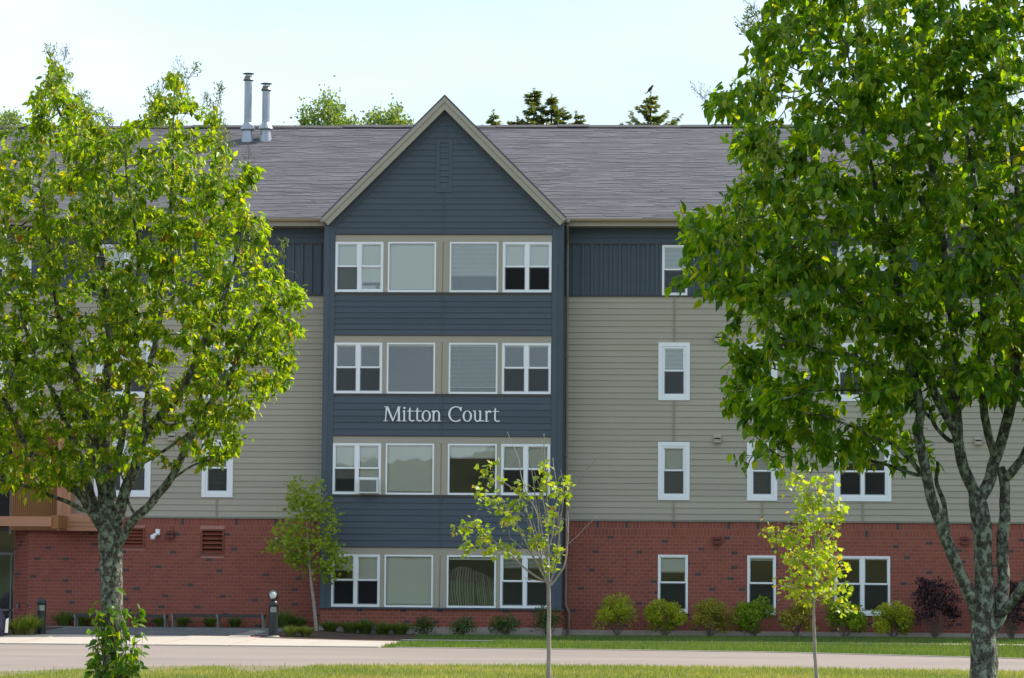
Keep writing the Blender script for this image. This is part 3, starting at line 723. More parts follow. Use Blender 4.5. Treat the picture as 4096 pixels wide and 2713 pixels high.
# ---- roof
ZE, YE, YR = 12.256, -.50, 8.1
sl = (16.336 - 12.256) / (YR - 0.0) ; sl = (16.336 - 12.20) / (YR - YE)
zr = lambda y: 12.20 + sl * (y - YE)
mb = MB(); RX0, RX1 = -33., 17.
mb.add([(RX0, YE, zr(YE)), (RX1, YE, zr(YE)), (RX1, YR, zr(YR)), (RX0, YR, zr(YR)), (RX0, 16.8, zr(YE)), (RX1, 16.8, zr(YE))], [(0, 1, 2, 3), (3, 2, 5, 4), (1, 0, 4, 5), (0, 3, 4), (1, 5, 2)])
roof = mb.build('roof', M['roofdark'], B)
ncourse = 72; Ls = (YR - YE) / ncourse; sh = MB()
gl = lambda z: ((15.80 - z) / ((15.783 - 12.21) / 3.6))   # half width of the gable silhouette at height z
for k in range(ncourse):
    y0, y1 = YE - .03 + k * Ls, YE - .03 + (k + 1) * Ls + .004
    z0_, z1_ = zr(y0) + .024, zr(y1) + .013
    x = -32.4 - rnd.random() * .5; tone = rnd.uniform(-.1, .1)
    while x < 16.5:
        L_ = rnd.choice((.25, .4, .55, .8, 1.0)) ; x1 = x + L_
        zc = zr(y0); hwid = max(0, gl(zc)) - .5
        if not (AX - hwid < x and x1 < AX + hwid and y0 < 6):
            vv = min(1, max(0, rnd.gauss(.5, .27) + tone)); t_ = rnd.choice((0, 0, .006))
            sh.add([(x, y0, z0_ + t_), (x1, y0, z0_ + t_), (x1, y1, z1_ + t_), (x, y1, z1_ + t_), (x, y0, z0_ - .02), (x1, y0, z0_ - .02)], [(0, 1, 2, 3), (4, 5, 1, 0)], 0, vv)
        x = x1
sh.build('shingles', M['shingle'], B, kind='stuff')
x = -33.
while x < 16.9:
    mb = MB(); dz = .012 * math.sin(x * 1.1) + .008 * math.sin(x * 2.7)
    zt_ = zr(YR) + .075 + dz
    mb.add([(x, YR - .20, zt_ - .10), (x + 1.01, YR - .20, zt_ - .10), (x + 1.01, YR, zt_), (x, YR, zt_), (x, YR + .2, zt_ - .1), (x + 1.01, YR + .2, zt_ - .1), (x, YR - .2, zt_ - .135), (x + 1.01, YR - .2, zt_ - .135)], [(0, 1, 2, 3), (3, 2, 5, 4), (6, 7, 1, 0)])
    mb.build('ridge_cap', M['roofdark'], B); x += 1.0
# gable roof planes
hw_, ztop, zbot = 3.60, 15.86, 12.24
for sg in (-1, 1):
    mb = MB(); pts = [(AX, ztop), (AX + sg * hw_, zbot), (AX + sg * (hw_ - .02), zbot - .06), (AX, ztop - .07)]
    mb.prism(pts, TY - .30, 7.4); mb.build('gable_roof', M['shingle'], B)
    # rake: a wide board and a narrow crown in front of it
    d = Vector((sg * hw_, zbot - ztop)); L_ = d.length; d /= L_; nrm = Vector((-d.y * sg, d.x * sg)); nrm = nrm if nrm.y < 0 else -nrm
    def q4(o0, o1, l0, l1):
        A = Vector((AX, ztop - .075))
        # cut vertically at the apex and plumb at the foot
        p = []
        for o_, l_ in ((o0, 0), (o1, 0), (o1, 1), (o0, 1)):
            if l_ == 0: p.append((AX, A.y - o_ / abs(d.x)))
            else: q = A + d * (L_ - .02) + nrm * o_; p.append((q.x + (0 if True else 0), q.y))
        return p
    mb = MB(); mb.prism(q4(.0, .105, 0, 1), TY - .31, TY - .20); mb.build('rake_crown', M['fascia'], B)
    mb = MB(); mb.prism(q4(.107, .26, 0, 1), TY - .28, TY - .18); mb.build('rake_board', M['fascia'], B)
    mb = MB(); mb.prism(q4(.10, .24, 0, 1), TY - .18, TY - .02); mb.build('rake_soffit', M['fascia'], B)
    mb = MB(); mb.prism(q4(.262, .42, 0, 1), TY - .04, TY + .012); mb.build('frieze_board', M['navy'], B)
# eaves: gutter, fascia, soffit
for (a, b) in ((TXR + .02, XR + .8), (-32.8, TXL - .02)):
    mb = MB(); yg = YE - .02
    prof = [(yg, 12.175), (yg - .09, 12.185), (yg - .115, 12.225), (yg - .12, 12.262), (yg - .105, 12.262), (yg - .10, 12.23), (yg - .08, 12.20), (yg - .008, 12.19)]
    V = [(a, p[0], p[1]) for p in prof] + [(b, p[0], p[1]) for p in prof]; k = len(prof)
    mb.add(V, [(i, (i + 1) % k, (i + 1) % k + k, i + k) for i in range(k)] + [tuple(range(k - 1, -1, -1)), tuple(range(k, 2 * k))]); mb.build('gutter', M['gutter'], B)
    mb = MB(); mb.box(a, b, YE + .0, YE + .02, 12.055, 12.19); mb.build('fascia', M['fascia'], B)
    mb = MB(); mb.box(a, b, YE + .021, -.0, 12.062, 12.08)
    x = max(a, -18)
    while x < min(b, 8): mb.box(x, x + .05, YE + .03, -.02, 12.052, 12.061); x += .1
    mb.build('soffit', M['fascia'], B)
for sx in (TXL - .06, TXR + .08):
    mb = MB(); mb.box(sx - .09, sx + .09, TY - .02 + .2, TY + .36, 12.14, 12.26); mb.build('gutter_end', M['fascia'], B)
# downpipe in the right corner of the bay
dx = TXR + .085
mb = MB()
for pts in ([(dx, -.50, 12.16), (dx, -.50, 12.02), (dx, -.12, 11.62), (dx, -.09, 11.5), (dx, -.09, 7)], [(dx, -.09, 7), (dx, -.09, 3.48), (dx + .01, -.12, 3.36), (dx, -.12, .95), (dx + .06, -.12, .80), (dx + .10, -.12, .72), (dx + .10, -.12, .1)]): mb.tube(pts, .042, 8)
dp = mb.build('downpipe', M['pipe_tan'], B)
for z in (10.9, 8.2, 5.3, 2.2): mb = MB(); mb.box(dx - .05, dx + .05, -.14, -.0, z, z + .04); mb.build('pipe_bracket', M['pipe_tan'], dp)
mb = MB(); lx = TXL - .045; mb.tube([(lx, -.06, 4.9), (lx, -.06, 1.0)], .022, 6); mb.build('cable_conduit', M['flash'], B)
# vent hoods
def hood(x, z, m, sc=1.):
    mb = MB(); w_, h_ = .118 * sc, .112 * sc; y0 = -.13
    mb.box(x - w_, x + w_, -.03, .0, z - h_, z + h_); 
    mb.add([(x - w_ + .01, -.03, z + h_), (x + w_ - .01, -.03, z + h_), (x + w_ - .01, y0, z + h_ * .3), (x - w_ + .01, y0, z + h_ * .3), (x - w_ + .01, -.03, z - h_), (x + w_ - .01, -.03, z - h_), (x + w_ - .01, y0, z - h_), (x - w_ + .01, y0, z - h_)],
           [(0, 3, 2, 1), (7, 4, 5, 6), (0, 4, 7, 3), (1, 2, 6, 5), (3, 7, 6, 2)])
    o = mb.build('vent_hood', M[m], B); q = MB(); q.box(x - w_ + .03, x + w_ - .03, y0 - .004, y0 + .01, z - h_ * .1 , z + h_ * .25); q.build('vent_opening', M['black'], o)
for (px, py, m) in ((2872, 1352, 'tan_trim'), (2869, 1756, 'tan_trim'), (2868, 2162, 'redmetal'), (3858, 2163, 'redmetal'), (3912, 1764, 'tan_trim'), (683, 2139, 'redmetal'), (688, 1748, 'tan_trim'), (700, 1340, 'tan_trim')):
    p = P(px, py); hood(p.x, p.z, m)
for l in lou:
    mb = MB(); a, b, c, d = l; t_ = .05
    mb.box(a - t_, a, -.03, .1, c - t_, d + t_); mb.box(b, b + t_, -.03, .1, c - t_, d + t_); mb.box(a, b, -.03, .1, d, d + t_); mb.box(a, b, -.03, .1, c - t_, c)
    o = mb.build('louvre_vent', M['louvre'], B); n_ = 5
    for k in range(n_):
        z = c + (d - c) * (k + .5) / n_; q = MB(); q.add([(a, -.015, z - .05), (b, -.015, z - .05), (b, .07, z + .045), (a, .07, z + .045), (a, -.010, z - .062), (b, -.010, z - .062)], [(0, 1, 2, 3), (4, 5, 1, 0)]); q.build('slat', M['louvre'], o)
    q = MB(); q.box(a, b, .15, .16, c, d); q.build('duct', M['black'], o)
# flue pipes on the roof
for (bx, by, tpx, tpy) in ((990, 562, 1001, 292), (1062, 560, 1064, 332)):
    # foot on the roof plane
    d = ray(bx, by); t = (zr(0) - sl * 0 - CAM[2] + sl * (CAM[1])) / (d.z - sl * d.y)
    f = Vector((t * d.x, CAM[1] + t * d.y, CAM[2] + t * d.z)); f.z = zr(f.y)
    zt = P(tpx, tpy, f.y).z; zb = f.z
    mb = MB(); mb.lathe([(.125, zb + .3), (.125, zt - .28)], (f.x, f.y, 0), 24); fl = mb.build('flue_pipe', M['steel'], B, smooth=False)
    for zz_ in (zb + .75, zb + 1.25): q = MB(); q.lathe([(.128, zz_), (.128, zz_ + .03)], (f.x, f.y, 0), 24); q.build('pipe_seam', M['steel'], fl)
    q = MB(); q.lathe([(.23, zb - .12), (.15, zb + .36), (.13, zb + .36)], (f.x, f.y, 0), 24); q.build('flashing_cone', M['steel'], fl)
    q = MB(); q.lathe([(.24, zb + .34), (.24, zb + .37), (.13, zb + .56), (.126, zb + .56)], (f.x, f.y, 0), 24); q.build('storm_collar', M['steel'], fl)
    q = MB(); q.lathe([(.12, zt - .28), (.165, zt - .25), (.17, zt - .24), (.12, zt - .14), (.115, zt - .10), (.07, zt - .10)], (f.x, f.y, 0), 24); q.build('cap_collar', M['steel_dark'], fl)
    q = MB(); q.lathe([(.19, zt - .035), (.19, zt - .025), (.06, zt), (.02, zt + .003)], (f.x, f.y, 0), 24); q.build('rain_cap', M['steel_dark'], fl)
    for a in (0.4, 2.5, 4.6): q = MB(); q.box(f.x + .10 * math.cos(a) - .008, f.x + .10 * math.cos(a) + .008, f.y + .10 * math.sin(a) - .008, f.y + .10 * math.sin(a) + .008, zt - .11, zt - .02); q.build('cap_strut', M['steel_dark'], fl)
# entrance glazing left of the brick return
ex = MB(); ya = .75
ex.box(-22, -19.80, ya, ya + .1, 3.0, 3.12); ex.box(-19.86, -19.76, ya - .01, ya + .1, 0, 3.0)
ex.box(-22, -19.86, ya, ya + .1, 2.28, 2.36); ex.box(-22, -19.86, ya, ya + .1, .62, .68)
ex.box(-19.99, -19.94, ya, ya + .1, 0, 2.28)
ef = ex.build('storefront_frame', M['greyframe'], B)
q = MB(); q.box(-22, -19.86, ya + .03, ya + .04, 0, 3.0); q.build('pane', M['glass'], ef)
q = MB(); q.box(-23, -19.75, ya, ya + .1, 3.12, 6); q.box(-23, -19.75, ya + .1, ya + .3, 3.0, 3.1); q.build('entrance_header', M['black'], B)
# ================================================================== THINGS ON THE BUILDING
# ---- raised letters
sg = empty('building_sign', (-6.93, TY - .03, 6.5), 'raised white serif letters reading Mitton Court on the navy bay', 'sign')
pA, pB = P(1534, 1685, TY - .05), P(1997, 1687, TY - .05); Hc = P(1540, 1626, TY - .05).z - pA.z
def lx_(z): return pA.x + (z - 582) / (1388 - 582) * (pB.x - pA.x)
def letter(ch, z0, z1):
    mb = MB(); X0, X1 = lx_(z0), lx_(z1); k = [0]
    wd_ = (X1 - X0) / Hc
    def pl(pts):
        mb.prism([(X0 + x * Hc, pA.z + z * Hc) for x, z in pts], TY - .055 - k[0] * .0012, TY - .027); k[0] += 1
    def ring(cx, cz, ro, zo, ri, zi, a0=0, a1=360, n=28):
        o = [(cx + ro * math.cos(math.radians(a0 + (a1 - a0) * i / n)), cz + zo * math.sin(math.radians(a0 + (a1 - a0) * i / n))) for i in range(n + 1)]
        q = [(cx + ri * math.cos(math.radians(a0 + (a1 - a0) * i / n)), cz + zi * math.sin(math.radians(a0 + (a1 - a0) * i / n))) for i in range(n + 1)]
        kk = k[0]
        for i in range(n):
            mb.prism([(X0 + x * Hc, pA.z + z * Hc) for x, z in (o[i], o[i + 1], q[i + 1], q[i])], TY - .055 - kk * .0012, TY - .027)
        k[0] += 1
    w = wd_
    if ch == 'M':
        pl([(.10, 0), (.165, 0), (.245, 1), (.15, 1)]); pl([(.15, 1), (.31, 1), (w * .56, .10), (w * .50, .0)]); pl([(w * .50, 0), (w * .56, .0), (w * .88, 1), (w * .82, 1)])
        pl([(w * .80, 1), (w * .92, 1), (w * .935, 0), (w * .82, 0)]); pl([(0, 0), (.27, 0), (.27, .045), (0, .045)]); pl([(w * .74, 0), (w, 0), (w, .045), (w * .74, .045)]); pl([(.05, .955), (.3, .955), (.3, 1), (.05, 1)]); pl([(w * .82, .955), (w * .98, .955), (w * .98, 1), (w * .82, 1)])
    elif ch == 'i':
        c = w / 2; pl([(c - .055, 0), (c + .055, 0), (c + .055, .74), (c - .02, .74), (c - .16, .66), (c - .055, .64)]); pl([(0.02, 0), (w - .02, 0), (w - .02, .04), (.02, .04)]); ring(c, .90, .075, .075, 0.001, .001, n=14)
    elif ch == 't':
        c = w * .40; pl([(c - .055, .12), (c + .055, .12), (c + .055, .92), (c, .92), (c - .055, .78)]); pl([(0, .66), (w * .98, .66), (w * .98, .72), (.03, .72)]); ring(c + .18, .16, .235, .175, .125, .10, 180, 320, 12)
    elif ch == 'o':
        ring(w / 2, .365, w / 2, .385, w / 2 - .125, .325)
    elif ch == 'n':
        pl([(.10, 0), (.21, 0), (.21, .74), (.12, .74), (0, .65), (.10, .63)]); ring(.36, .46, .235, .29, .125, .22, 0, 165, 16); pl([(.485, 0), (.595, 0), (.595, .47), (.485, .47)])
        pl([(0.0, 0), (.30, 0), (.30, .04), (0.0, .04)]); pl([(.39, 0), (w, 0), (w, .04), (.39, .04)])
    elif ch == 'C':
        ring(.52, .5, .52, .53, .385, .46, 48, 312, 34); pl([(w - .12, .70), (w - .06, .70), (w - .03, 1.0), (w - .09, .97), (w - .22, .93), (w - .19, .87)])
    elif ch == 'u':
        pl([(.10, .25), (.21, .25), (.21, .74), (.0, .74), (.0, .70), (.10, .68)]); ring(.335, .27, .235, .29, .125, .21, 180, 335, 16); pl([(.46, .0), (.57, .04), (.57, .74), (.38, .74), (.38, .70), (.46, .68)]); pl([(.57, 0.0), (w, .04), (w, .08), (.57, .09)])
    elif ch == 'r':
        pl([(.08, 0), (.19, 0), (.19, .74), (.10, .74), (0, .65), (.08, .63)]); pl([(.0, 0), (.30, 0), (.30, .04), (0.0, .04)]); ring(.33, .52, .16, .24, .10, .14, 60, 165, 10); ring(.40, .66, .07, .07, .001, .001, n=12)
    mb.build('letter', M['letter'], sg)
for ch, a, b in (('M', 582, 705), ('i', 708, 745), ('t', 745, 793), ('t', 797, 846), ('o', 848, 912), ('n', 914, 986), ('C', 1033, 1130), ('o', 1133, 1198), ('u', 1203, 1283), ('r', 1285, 1336), ('t', 1339, 1388)):
    letter(ch, a, b)
# ---- air conditioner in the first-floor left bay window
a0, a1 = P(1433, 1950, TY - .25), P(1513, 1950, TY - .25); zt_, zb_ = P(1470, 1916, TY - .25).z, P(1470, 1973, TY - .25).z
ac = empty('air_conditioner', ((a0.x + a1.x) / 2, TY, zb_), 'white window air conditioner jutting from a lower sash of the bay', 'air conditioner')
mb = MB(); x0, x1, yf = a0.x, a1.x, TY - .27; fr = .035
mb.box(x0, x1, yf + .02, TY + .1, zb_, zt_); mb.box(x0, x0 + fr, yf, yf + .019, zb_, zt_); mb.box(x1 - fr * 1.6, x1, yf, yf + .019, zb_, zt_); mb.box(x0 + fr, x1 - fr * 1.6, yf, yf + .019, zb_, zb_ + fr); mb.box(x0 + fr, x1 - fr * 1.6, yf, yf + .019, zt_ - fr, zt_)
mb.build('casing', M['acwhite'], ac)
mb = MB(); z = zb_ + fr
while z < zt_ - fr - .01: mb.box(x0 + fr, x1 - fr * 1.6, yf + .006, yf + .018, z, z + .012); z += .022
mb.build('grille', M['acgrill'], ac)
mb = MB(); xw = wd['r10']['x1'] - .062
for i in range(4): mb.box(x1 + .004 + i * (xw - x1) / 4, x1 + (i + .7) * (xw - x1) / 4, TY + .0, TY + .03, zb_ + .02, zt_)
mb.build('side_curtain', M['greyframe'], ac)
# ---- fan box standing behind the top-floor window
p0, p1 = P(1447, 1145, TY + .1), P(1524, 1145, TY + .1)
fn = empty('window_fan', ((p0.x + p1.x) / 2, TY + .1, p1.z), 'pale portable fan with round dark opening, set behind the top left bay window', 'fan')
mb = MB(); mb.box(p0.x, p1.x, TY + .085, TY + .11, P(1480, 1159, TY).z, P(1480, 1141, TY).z); mb.build('panel', M['blindhead'], fn)
c = P(1510, 1150, TY + .08); mb = MB(); Mx = Matrix.Rotation(math.pi / 2, 4, 'X'); mb.lathe([(.058, -.01), (.058, .01)], (c.x, c.y, c.z), 18, M=Mx); mb.build('duct_opening', M['flash'], fn)
# ---- security camera, wall pipe, outlet
c0, c1 = P(611, 2157), P(642, 2117)
sc = empty('security_camera', ((c0.x + c1.x) / 2, 0, c0.z), 'white dome security camera bracketed to the red brick wall', 'security camera')
mb = MB(); xm = P(633, 2130).x; mb.box(xm - .06, xm + .06, -.12, 0, c1.z - .17, c1.z); mb.tube([(xm, -.10, c1.z - .12), (xm - .05, -.22, c1.z - .17), (xm - .10, -.26, c1.z - .19)], .045, 10); mb.build('bracket', M['white'], sc)
mb = MB(); mb.lathe([(.0, -.07), (.05, -.06), (.075, -.02), (.078, .05), (.05, .08), (0.01, .085)], (xm - .11, -.27, c1.z - .25), 18); mb.build('dome', M['white'], sc)
p0, p1 = P(1107, 2158), P(1268, 2167)
wp = empty('wall_pipe', (p0.x, 0, p0.z), 'dark horizontal pipe with cream ball end on the brick wall left of the bay', 'pipe')
mb = MB(); mb.tube([(p0.x, -.12, p0.z - .02), (p1.x, -.12, p1.z + .03)], .022, 8); mb.tube([(p1.x - .1, -.12, p1.z + .03), (p1.x - .1, 0, p1.z + .03)], .02, 6); mb.build('rod', M['flash'], wp)
mb = MB(); mb.lathe([(.005, -.055), (.04, -.04), (.055, 0), (.04, .04), (.005, .055)], (p0.x, -.12, p0.z), 14); mb.build('ball', M['blindhead'], wp)
p0 = P(70, 2423, .3); ob = MB(); ob.box(p0.x - .035, p0.x + .035, p0.y - .06, p0.y + .0, p0.z - .07, p0.z + .07)
p1 = P(68, 2423, .32); 
o_ = ob.build('power_outlet', M['greyframe']); setp(o_, 'small grey outlet cover on the angled brick return by the entrance', 'outlet')
# ---- entrance canopy
cy = -.62
x0, x1 = P(228, 2000, cy).x, P(282, 2000, cy).x; zt_, zb_ = P(250, 1676, cy).z, P(250, 2123, cy).z; xr = P(425, 2100, cy).x; zi = P(330, 2055, cy).z
cn = empty('entrance_canopy', (x0, cy, zb_), 'terracotta panelled entrance canopy with a beam at the left edge', 'canopy')
mb = MB(); mb.box(x0, x1, cy, -.05, zb_, zt_); mb.build('pier_panel', M['orange'], cn)
mb = MB(); mb.box(x1 + .002, xr, cy, -.05, zb_, zi); mb.build('lower_panel', M['orange'], cn)
for i, (o1, dy) in enumerate(((.14, .03), (.26, .05))):
    mb = MB(); mb.box(x0 + o1, x0 + o1 + .03, cy - .02, cy - .001, zb_ + o1 + .03, zt_ - .01); mb.box(x0 + o1, xr - .01, cy - .02, cy - .001, zb_ + o1, zb_ + o1 + .03); mb.build('moulding', M['orange'], cn)
mb = MB(); mb.box(-22.5, x0 - .002, cy, -.05, zt_ - .35, zt_); 
for k in range(2): mb.box(-22.5, x0, cy - .018, cy - .001, zt_ - .34 + k * .17, zt_ - .31 + k * .17)
mb.build('top_panel', M['orange'], cn)
xa, xb_ = P(20, 2000, -.12).x - 3, x0 - .01; zq0, zq1 = P(150, 2122, -.12).z, zt_ - .36
mb = MB(); mb.box(P(45, 2000, -.12).x, xb_, -.14, -.03, zq0, zq1); mb.build('side_panel', M['orange2'], cn)
x = P(50, 2000, -.12).x
while x < xb_ - .03: mb = MB(); mb.box(x, x + .028, -.165, -.141, zq0, zq1); mb.build('rib', M['orange2'], cn); x += .062
bY = -1.9; z0_, z1_ = P(100, 2105, bY).z, P(100, 2066, bY).z
mb = MB(); mb.box(-24, P(205, 2085, bY).x, bY, bY + .25, z0_, z1_); mb.build('beam', M['orange'], cn)
mb = MB(); bx = P(210, 2085, bY).x; mb.box(bx - .06, bx + .16, bY + .05, -.15, z0_ - .06, z1_ + .04); mb.build('beam_bracket', M['orange2'], cn)
mb = MB(); mb.box(-23, P(45, 2000, 0).x, -.05, -.0, 3.2, 6.2); mb.build('glazed_panel', M['black'], cn)
mb = MB(); q_ = P(46, 2000, -.06).x; mb.box(q_ - .05, q_ + .03, -.09, -.02, zb_ - .1, 5.0); mb.build('mullion', M['greyframe'], cn)

# ================================================================== STREET FURNITURE
def bollard(p, ztop, label):
    t = empty('bollard_light', p, label, 'bollard', 'bollard lights beside the walk'); x, y, z0 = p; r = .125; H = ztop - z0
    mb = MB(); mb.lathe([(r, z0 - .02), (r, z0 + H * .665)], (x, y, 0), 24); mb.build('post', M['bollard'], t)
    mb = MB(); zz = z0 + H * .665; mb.lathe([(r * .80, zz + .001), (r * .80, zz + H * .15)], (x, y, 0), 24); mb.build('reflector', M['steel'], t)
    mb = MB(); mb.lathe([(r + .004, zz + .002), (r + .004, zz + H * .15)], (x, y, 0), 24); mb.build('lens', M['clear'], t)
    mb = MB(); z1 = zz + H * .153; hh = ztop - z1; mb.lathe([(r + .002, z1)] + [(r * math.cos(a) if a < 1.5 else .003, z1 + hh * .35 + hh * .65 * math.sin(a)) for a in [i * math.pi / 2 / 8 for i in range(9)]], (x, y, 0), 24); mb.build('cap', M['bollard'], t, smooth=True)
    return t
g = GP(164, 2541); bollard(tuple(g), P(166, 2393, g.y).z, 'charcoal bollard light beside the grass tuft at the left')
g = GP(1092, 2551); g.z += .02; bollard(tuple(g), P(1093, 2400, g.y).z, 'charcoal bollard light with a clear globe above its cap')
mb = MB(); 
for i in range(3): mb.lathe([(.20 - i * .02, g.z - .05 + i * .03), (.19 - i * .03, g.z + .0 + i * .018)], (g.x + .01 * i, g.y, 0), 12)
o_ = mb.build('bollard_footing', M['concrete']); setp(o_, 'rough concrete footing under the bollard light with the globe', 'footing')
c = P(1093, 2381, g.y)
gl_ = empty('globe', (c.x, c.y, c.z), 'round clear globe standing on the right bollard light', 'globe')
mb = MB(); R_ = .145; mb.lathe([(max(.004, R_ * math.cos(a)), R_ * math.sin(a)) for a in [-math.pi / 2 + i * math.pi / 14 for i in range(15)]], tuple(c), 24); mb.build('glass_shell', M['clear'], gl_, smooth=True)
mb = MB(); mb.lathe([(.03, -R_ - .02), (.05, -.09), (.065, -.02), (.06, .05), (.03, .08)], tuple(c), 16); mb.build('lamp_core', M['acwhite'], gl_, smooth=True)

def bench(pa, pb, zs, legs, label):
    """slat seat on metal hoops between two pixel positions"""
    A, Bp = Vector(pa), Vector(pb); t = empty('bench', tuple((A + Bp) / 2), label, 'bench', 'low backless benches along the brick wall')
    d = (Bp - A); L_ = d.length; d.normalize(); nrm = Vector((-d.y, d.x, 0)); rot = Matrix.Translation(A) @ Matrix((( d.x, nrm.x, 0, 0), (d.y, nrm.y, 0, 0), (0, 0, 1, 0), (0, 0, 0, 1)))
    for i in range(3): mb = MB(); mb.box(-.06, L_ + .04, -.02 + i * .125, .085 + i * .125, zs - .085, zs, M=rot); mb.build('slat', M['benchwood'], t)
    for f in legs:
        u = L_ * f; mb = MB()
        mb.tube([rot @ Vector((u, -.015, -.02)), rot @ Vector((u, -.015, zs - .09)), rot @ Vector((u - .03, .0, zs - .07)), rot @ Vector((u - .03, .33, zs - .07)), rot @ Vector((u, .345, zs - .09)), rot @ Vector((u, .345, -.02))], .026, 8)
        mb.box(u - .05, u + .01, -.03, .03, zs - .09, zs + .006, M=rot); mb.build('leg', M['steel_dark'], t)
for (la, lb, fr_, lab) in ((300, 660, (0, .5, 1), 'dark slatted bench partly hidden behind the lichened trunk'), (690, 1052, (0, .5, 1), 'dark slatted bench left of the globe bollard, fully in view')):
    ya = -1.55; a = P(la, 2500, ya); b = P(lb, 2500, ya - (.0)); za = gz(a.x, ya) + .012
    bench((a.x, ya, za), (b.x, ya, za), P((la + lb) / 2, 2458, ya).z - za, fr_, lab)
# ---- covered car at the left edge
g = GP(0, 2556); Yc = g.y; xr = P(-22, 2480, Yc).x; z0 = g.z; Ht = P(0, 2398, Yc).z - z0
car = empty('covered_car', (xr - 2.2, Yc + .85, z0), 'nose of a car under a purple grey fabric cover at the left edge', 'car')
mb = MB(); N_, K_ = 30, 20; V = []
for i in range(N_ + 1):
    u = i / N_; x = xr - 4.3 * u
    hprof = float(np.interp(u, [0, .01, .04, .08, .14, .30, .42, .72, .84, .96, 1], [.30, .52, .78, .96, 1.02, 1.16, 1.48, 1.52, 1.25, .95, .4])) * Ht / 1.0 * .98
    wprof = float(np.interp(u, [0, .02, .08, .2, .9, 1], [.55, .70, .82, .86, .84, .6]))
    for k in range(K_ + 1):
        a = math.pi * k / K_; cs, sn = math.cos(a), math.sin(a)
        yy_ = Yc + .85 - wprof * (abs(cs) ** .45) * (1 if cs > 0 else -1); zz = hprof * (max(sn, 0) ** .55)
        fold = .022 * math.sin(k * 2.1 + i * .9) + .018 * math.sin(i * 1.7 + k * .4)
        low = .18 if k in (0, K_) else 0
        V.append((x + .05 * math.sin(k * 1.3) * (u < .05), yy_ + fold * (1 if cs > 0 else -1), z0 + .04 + zz + low * .2 + fold * .5))
for i in range(N_):
    pass
mb.add(V, [(i * (K_ + 1) + k, (i + 1) * (K_ + 1) + k, (i + 1) * (K_ + 1) + k + 1, i * (K_ + 1) + k + 1) for i in range(N_) for k in range(K_)] + [tuple(range(K_ + 1))])
mb.build('fabric_cover', M['cover'], car, smooth=True)
xs_ = P(22, 2500, Yc - .03).x; mb = MB(); mb.add([(xs_ - .03, Yc + .05, z0 + .16), (xs_ + .035, Yc + .09, z0 + .16), (xs_ + .05, Yc + .09, z0 + .55), (xs_ - .0, Yc + .05, z0 + .52), (xs_ - .03, Yc + .02, z0 + .16), (xs_ + .035, Yc + .06, z0 + .16), (xs_ + .05, Yc + .06, z0 + .55), (xs_ - .0, Yc + .02, z0 + .52)], [(3, 2, 1, 0), (4, 5, 6, 7), (0, 1, 5, 4), (1, 2, 6, 5), (2, 3, 7, 6), (3, 0, 4, 7)])
mb.build('reflective_stripe', M['reflwhite'], car)
for u in (.18, .80):
    mb = MB(); xc = xr - 4.3 * u; Mx = Matrix.Rotation(math.pi / 2, 4, 'X'); mb.lathe([(.18, -.1), (.31, -.1), (.32, -.05), (.32, .05), (.31, .1), (.18, .1)], (xc, Yc + .18, z0 + .32), 20, M=Mx); mb.build('wheel', M['black'], car)

# ================================================================== VEGETATION helpers
def rot_frames(ydir, zdir):
    y = ydir / np.linalg.norm(ydir, axis=1, keepdims=True)
    z = zdir - (zdir * y).sum(1, keepdims=True) * y
    nz_ = np.linalg.norm(z, axis=1, keepdims=True); z = np.where(nz_ > 1e-5, z / np.maximum(nz_, 1e-6), np.array([[1., 0, 0]]))
    x = np.cross(y, z); return x, y, z
def T_leaf():
    P_ = [(0, 0, 0)]
    for t, h in ((.16, .33), (.45, .42), (.76, .22)):
        P_ += [(-h, t, .03), (0, t, -.07), (h, t, .03)]
    P_ += [(0, 1.0, -.0)]
    P_ = np.array(P_, float); P_[:, 0] *= .70
    tri = np.array([(0, 2, 1), (0, 3, 2), (7, 8, 10), (8, 9, 10)])
    quad = np.array([(1, 2, 5, 4), (2, 3, 6, 5), (4, 5, 8, 7), (5, 6, 9, 8)])
    return P_, tri, quad
def T_maple():
    pts = [(0, 0), (.20, .04), (.50, .0), (.38, .22), (.62, .52), (.30, .50), (.24, .68), (0, 1.0), (-.24, .68), (-.30, .50), (-.62, .52), (-.38, .22), (-.50, .0), (-.20, .04)]
    P_ = np.array([(x, y, -.10 * abs(x) - .12 * y * y) for x, y in pts] + [(0, .35, .02)], float)
    n = len(pts); tri = np.array([(n, i, (i + 1) % n) for i in range(n)]); return P_, tri, None
def T_diamond():
    P_ = np.array([(0, 0, 0), (.34, .45, .05), (0, 1, -.08), (-.34, .45, .05)], float); return P_, np.array([(0, 1, 2), (0, 2, 3)]), None
def leaves_mesh(name, org, yd, zd, size, var, m, T=None, curl=None):
    P_, tri, quad = T or T_leaf(); n = len(org); k = len(P_)
    x, y, z = rot_frames(yd, zd); L = P_[None, :, :] * size[:, None, None]
    if curl is not None: L[:, :, 2] -= (P_[None, :, 1] ** 2) * (size * curl)[:, None]
    V = org[:, None, :] + L[:, :, 0:1] * x[:, None] + L[:, :, 1:2] * y[:, None] + L[:, :, 2:3] * z[:, None]
    base = (np.arange(n) * k)[:, None, None]
    Fs = [(tri[None] + base).reshape(-1, 3)]; vr = [np.repeat(var, len(tri))]
    if quad is not None: Fs.append((quad[None] + base).reshape(-1, 4)); vr.append(np.repeat(var, len(quad)))
    return np_mesh(name, V.reshape(-1, 3), Fs, np.concatenate(vr), m, smooth=False)

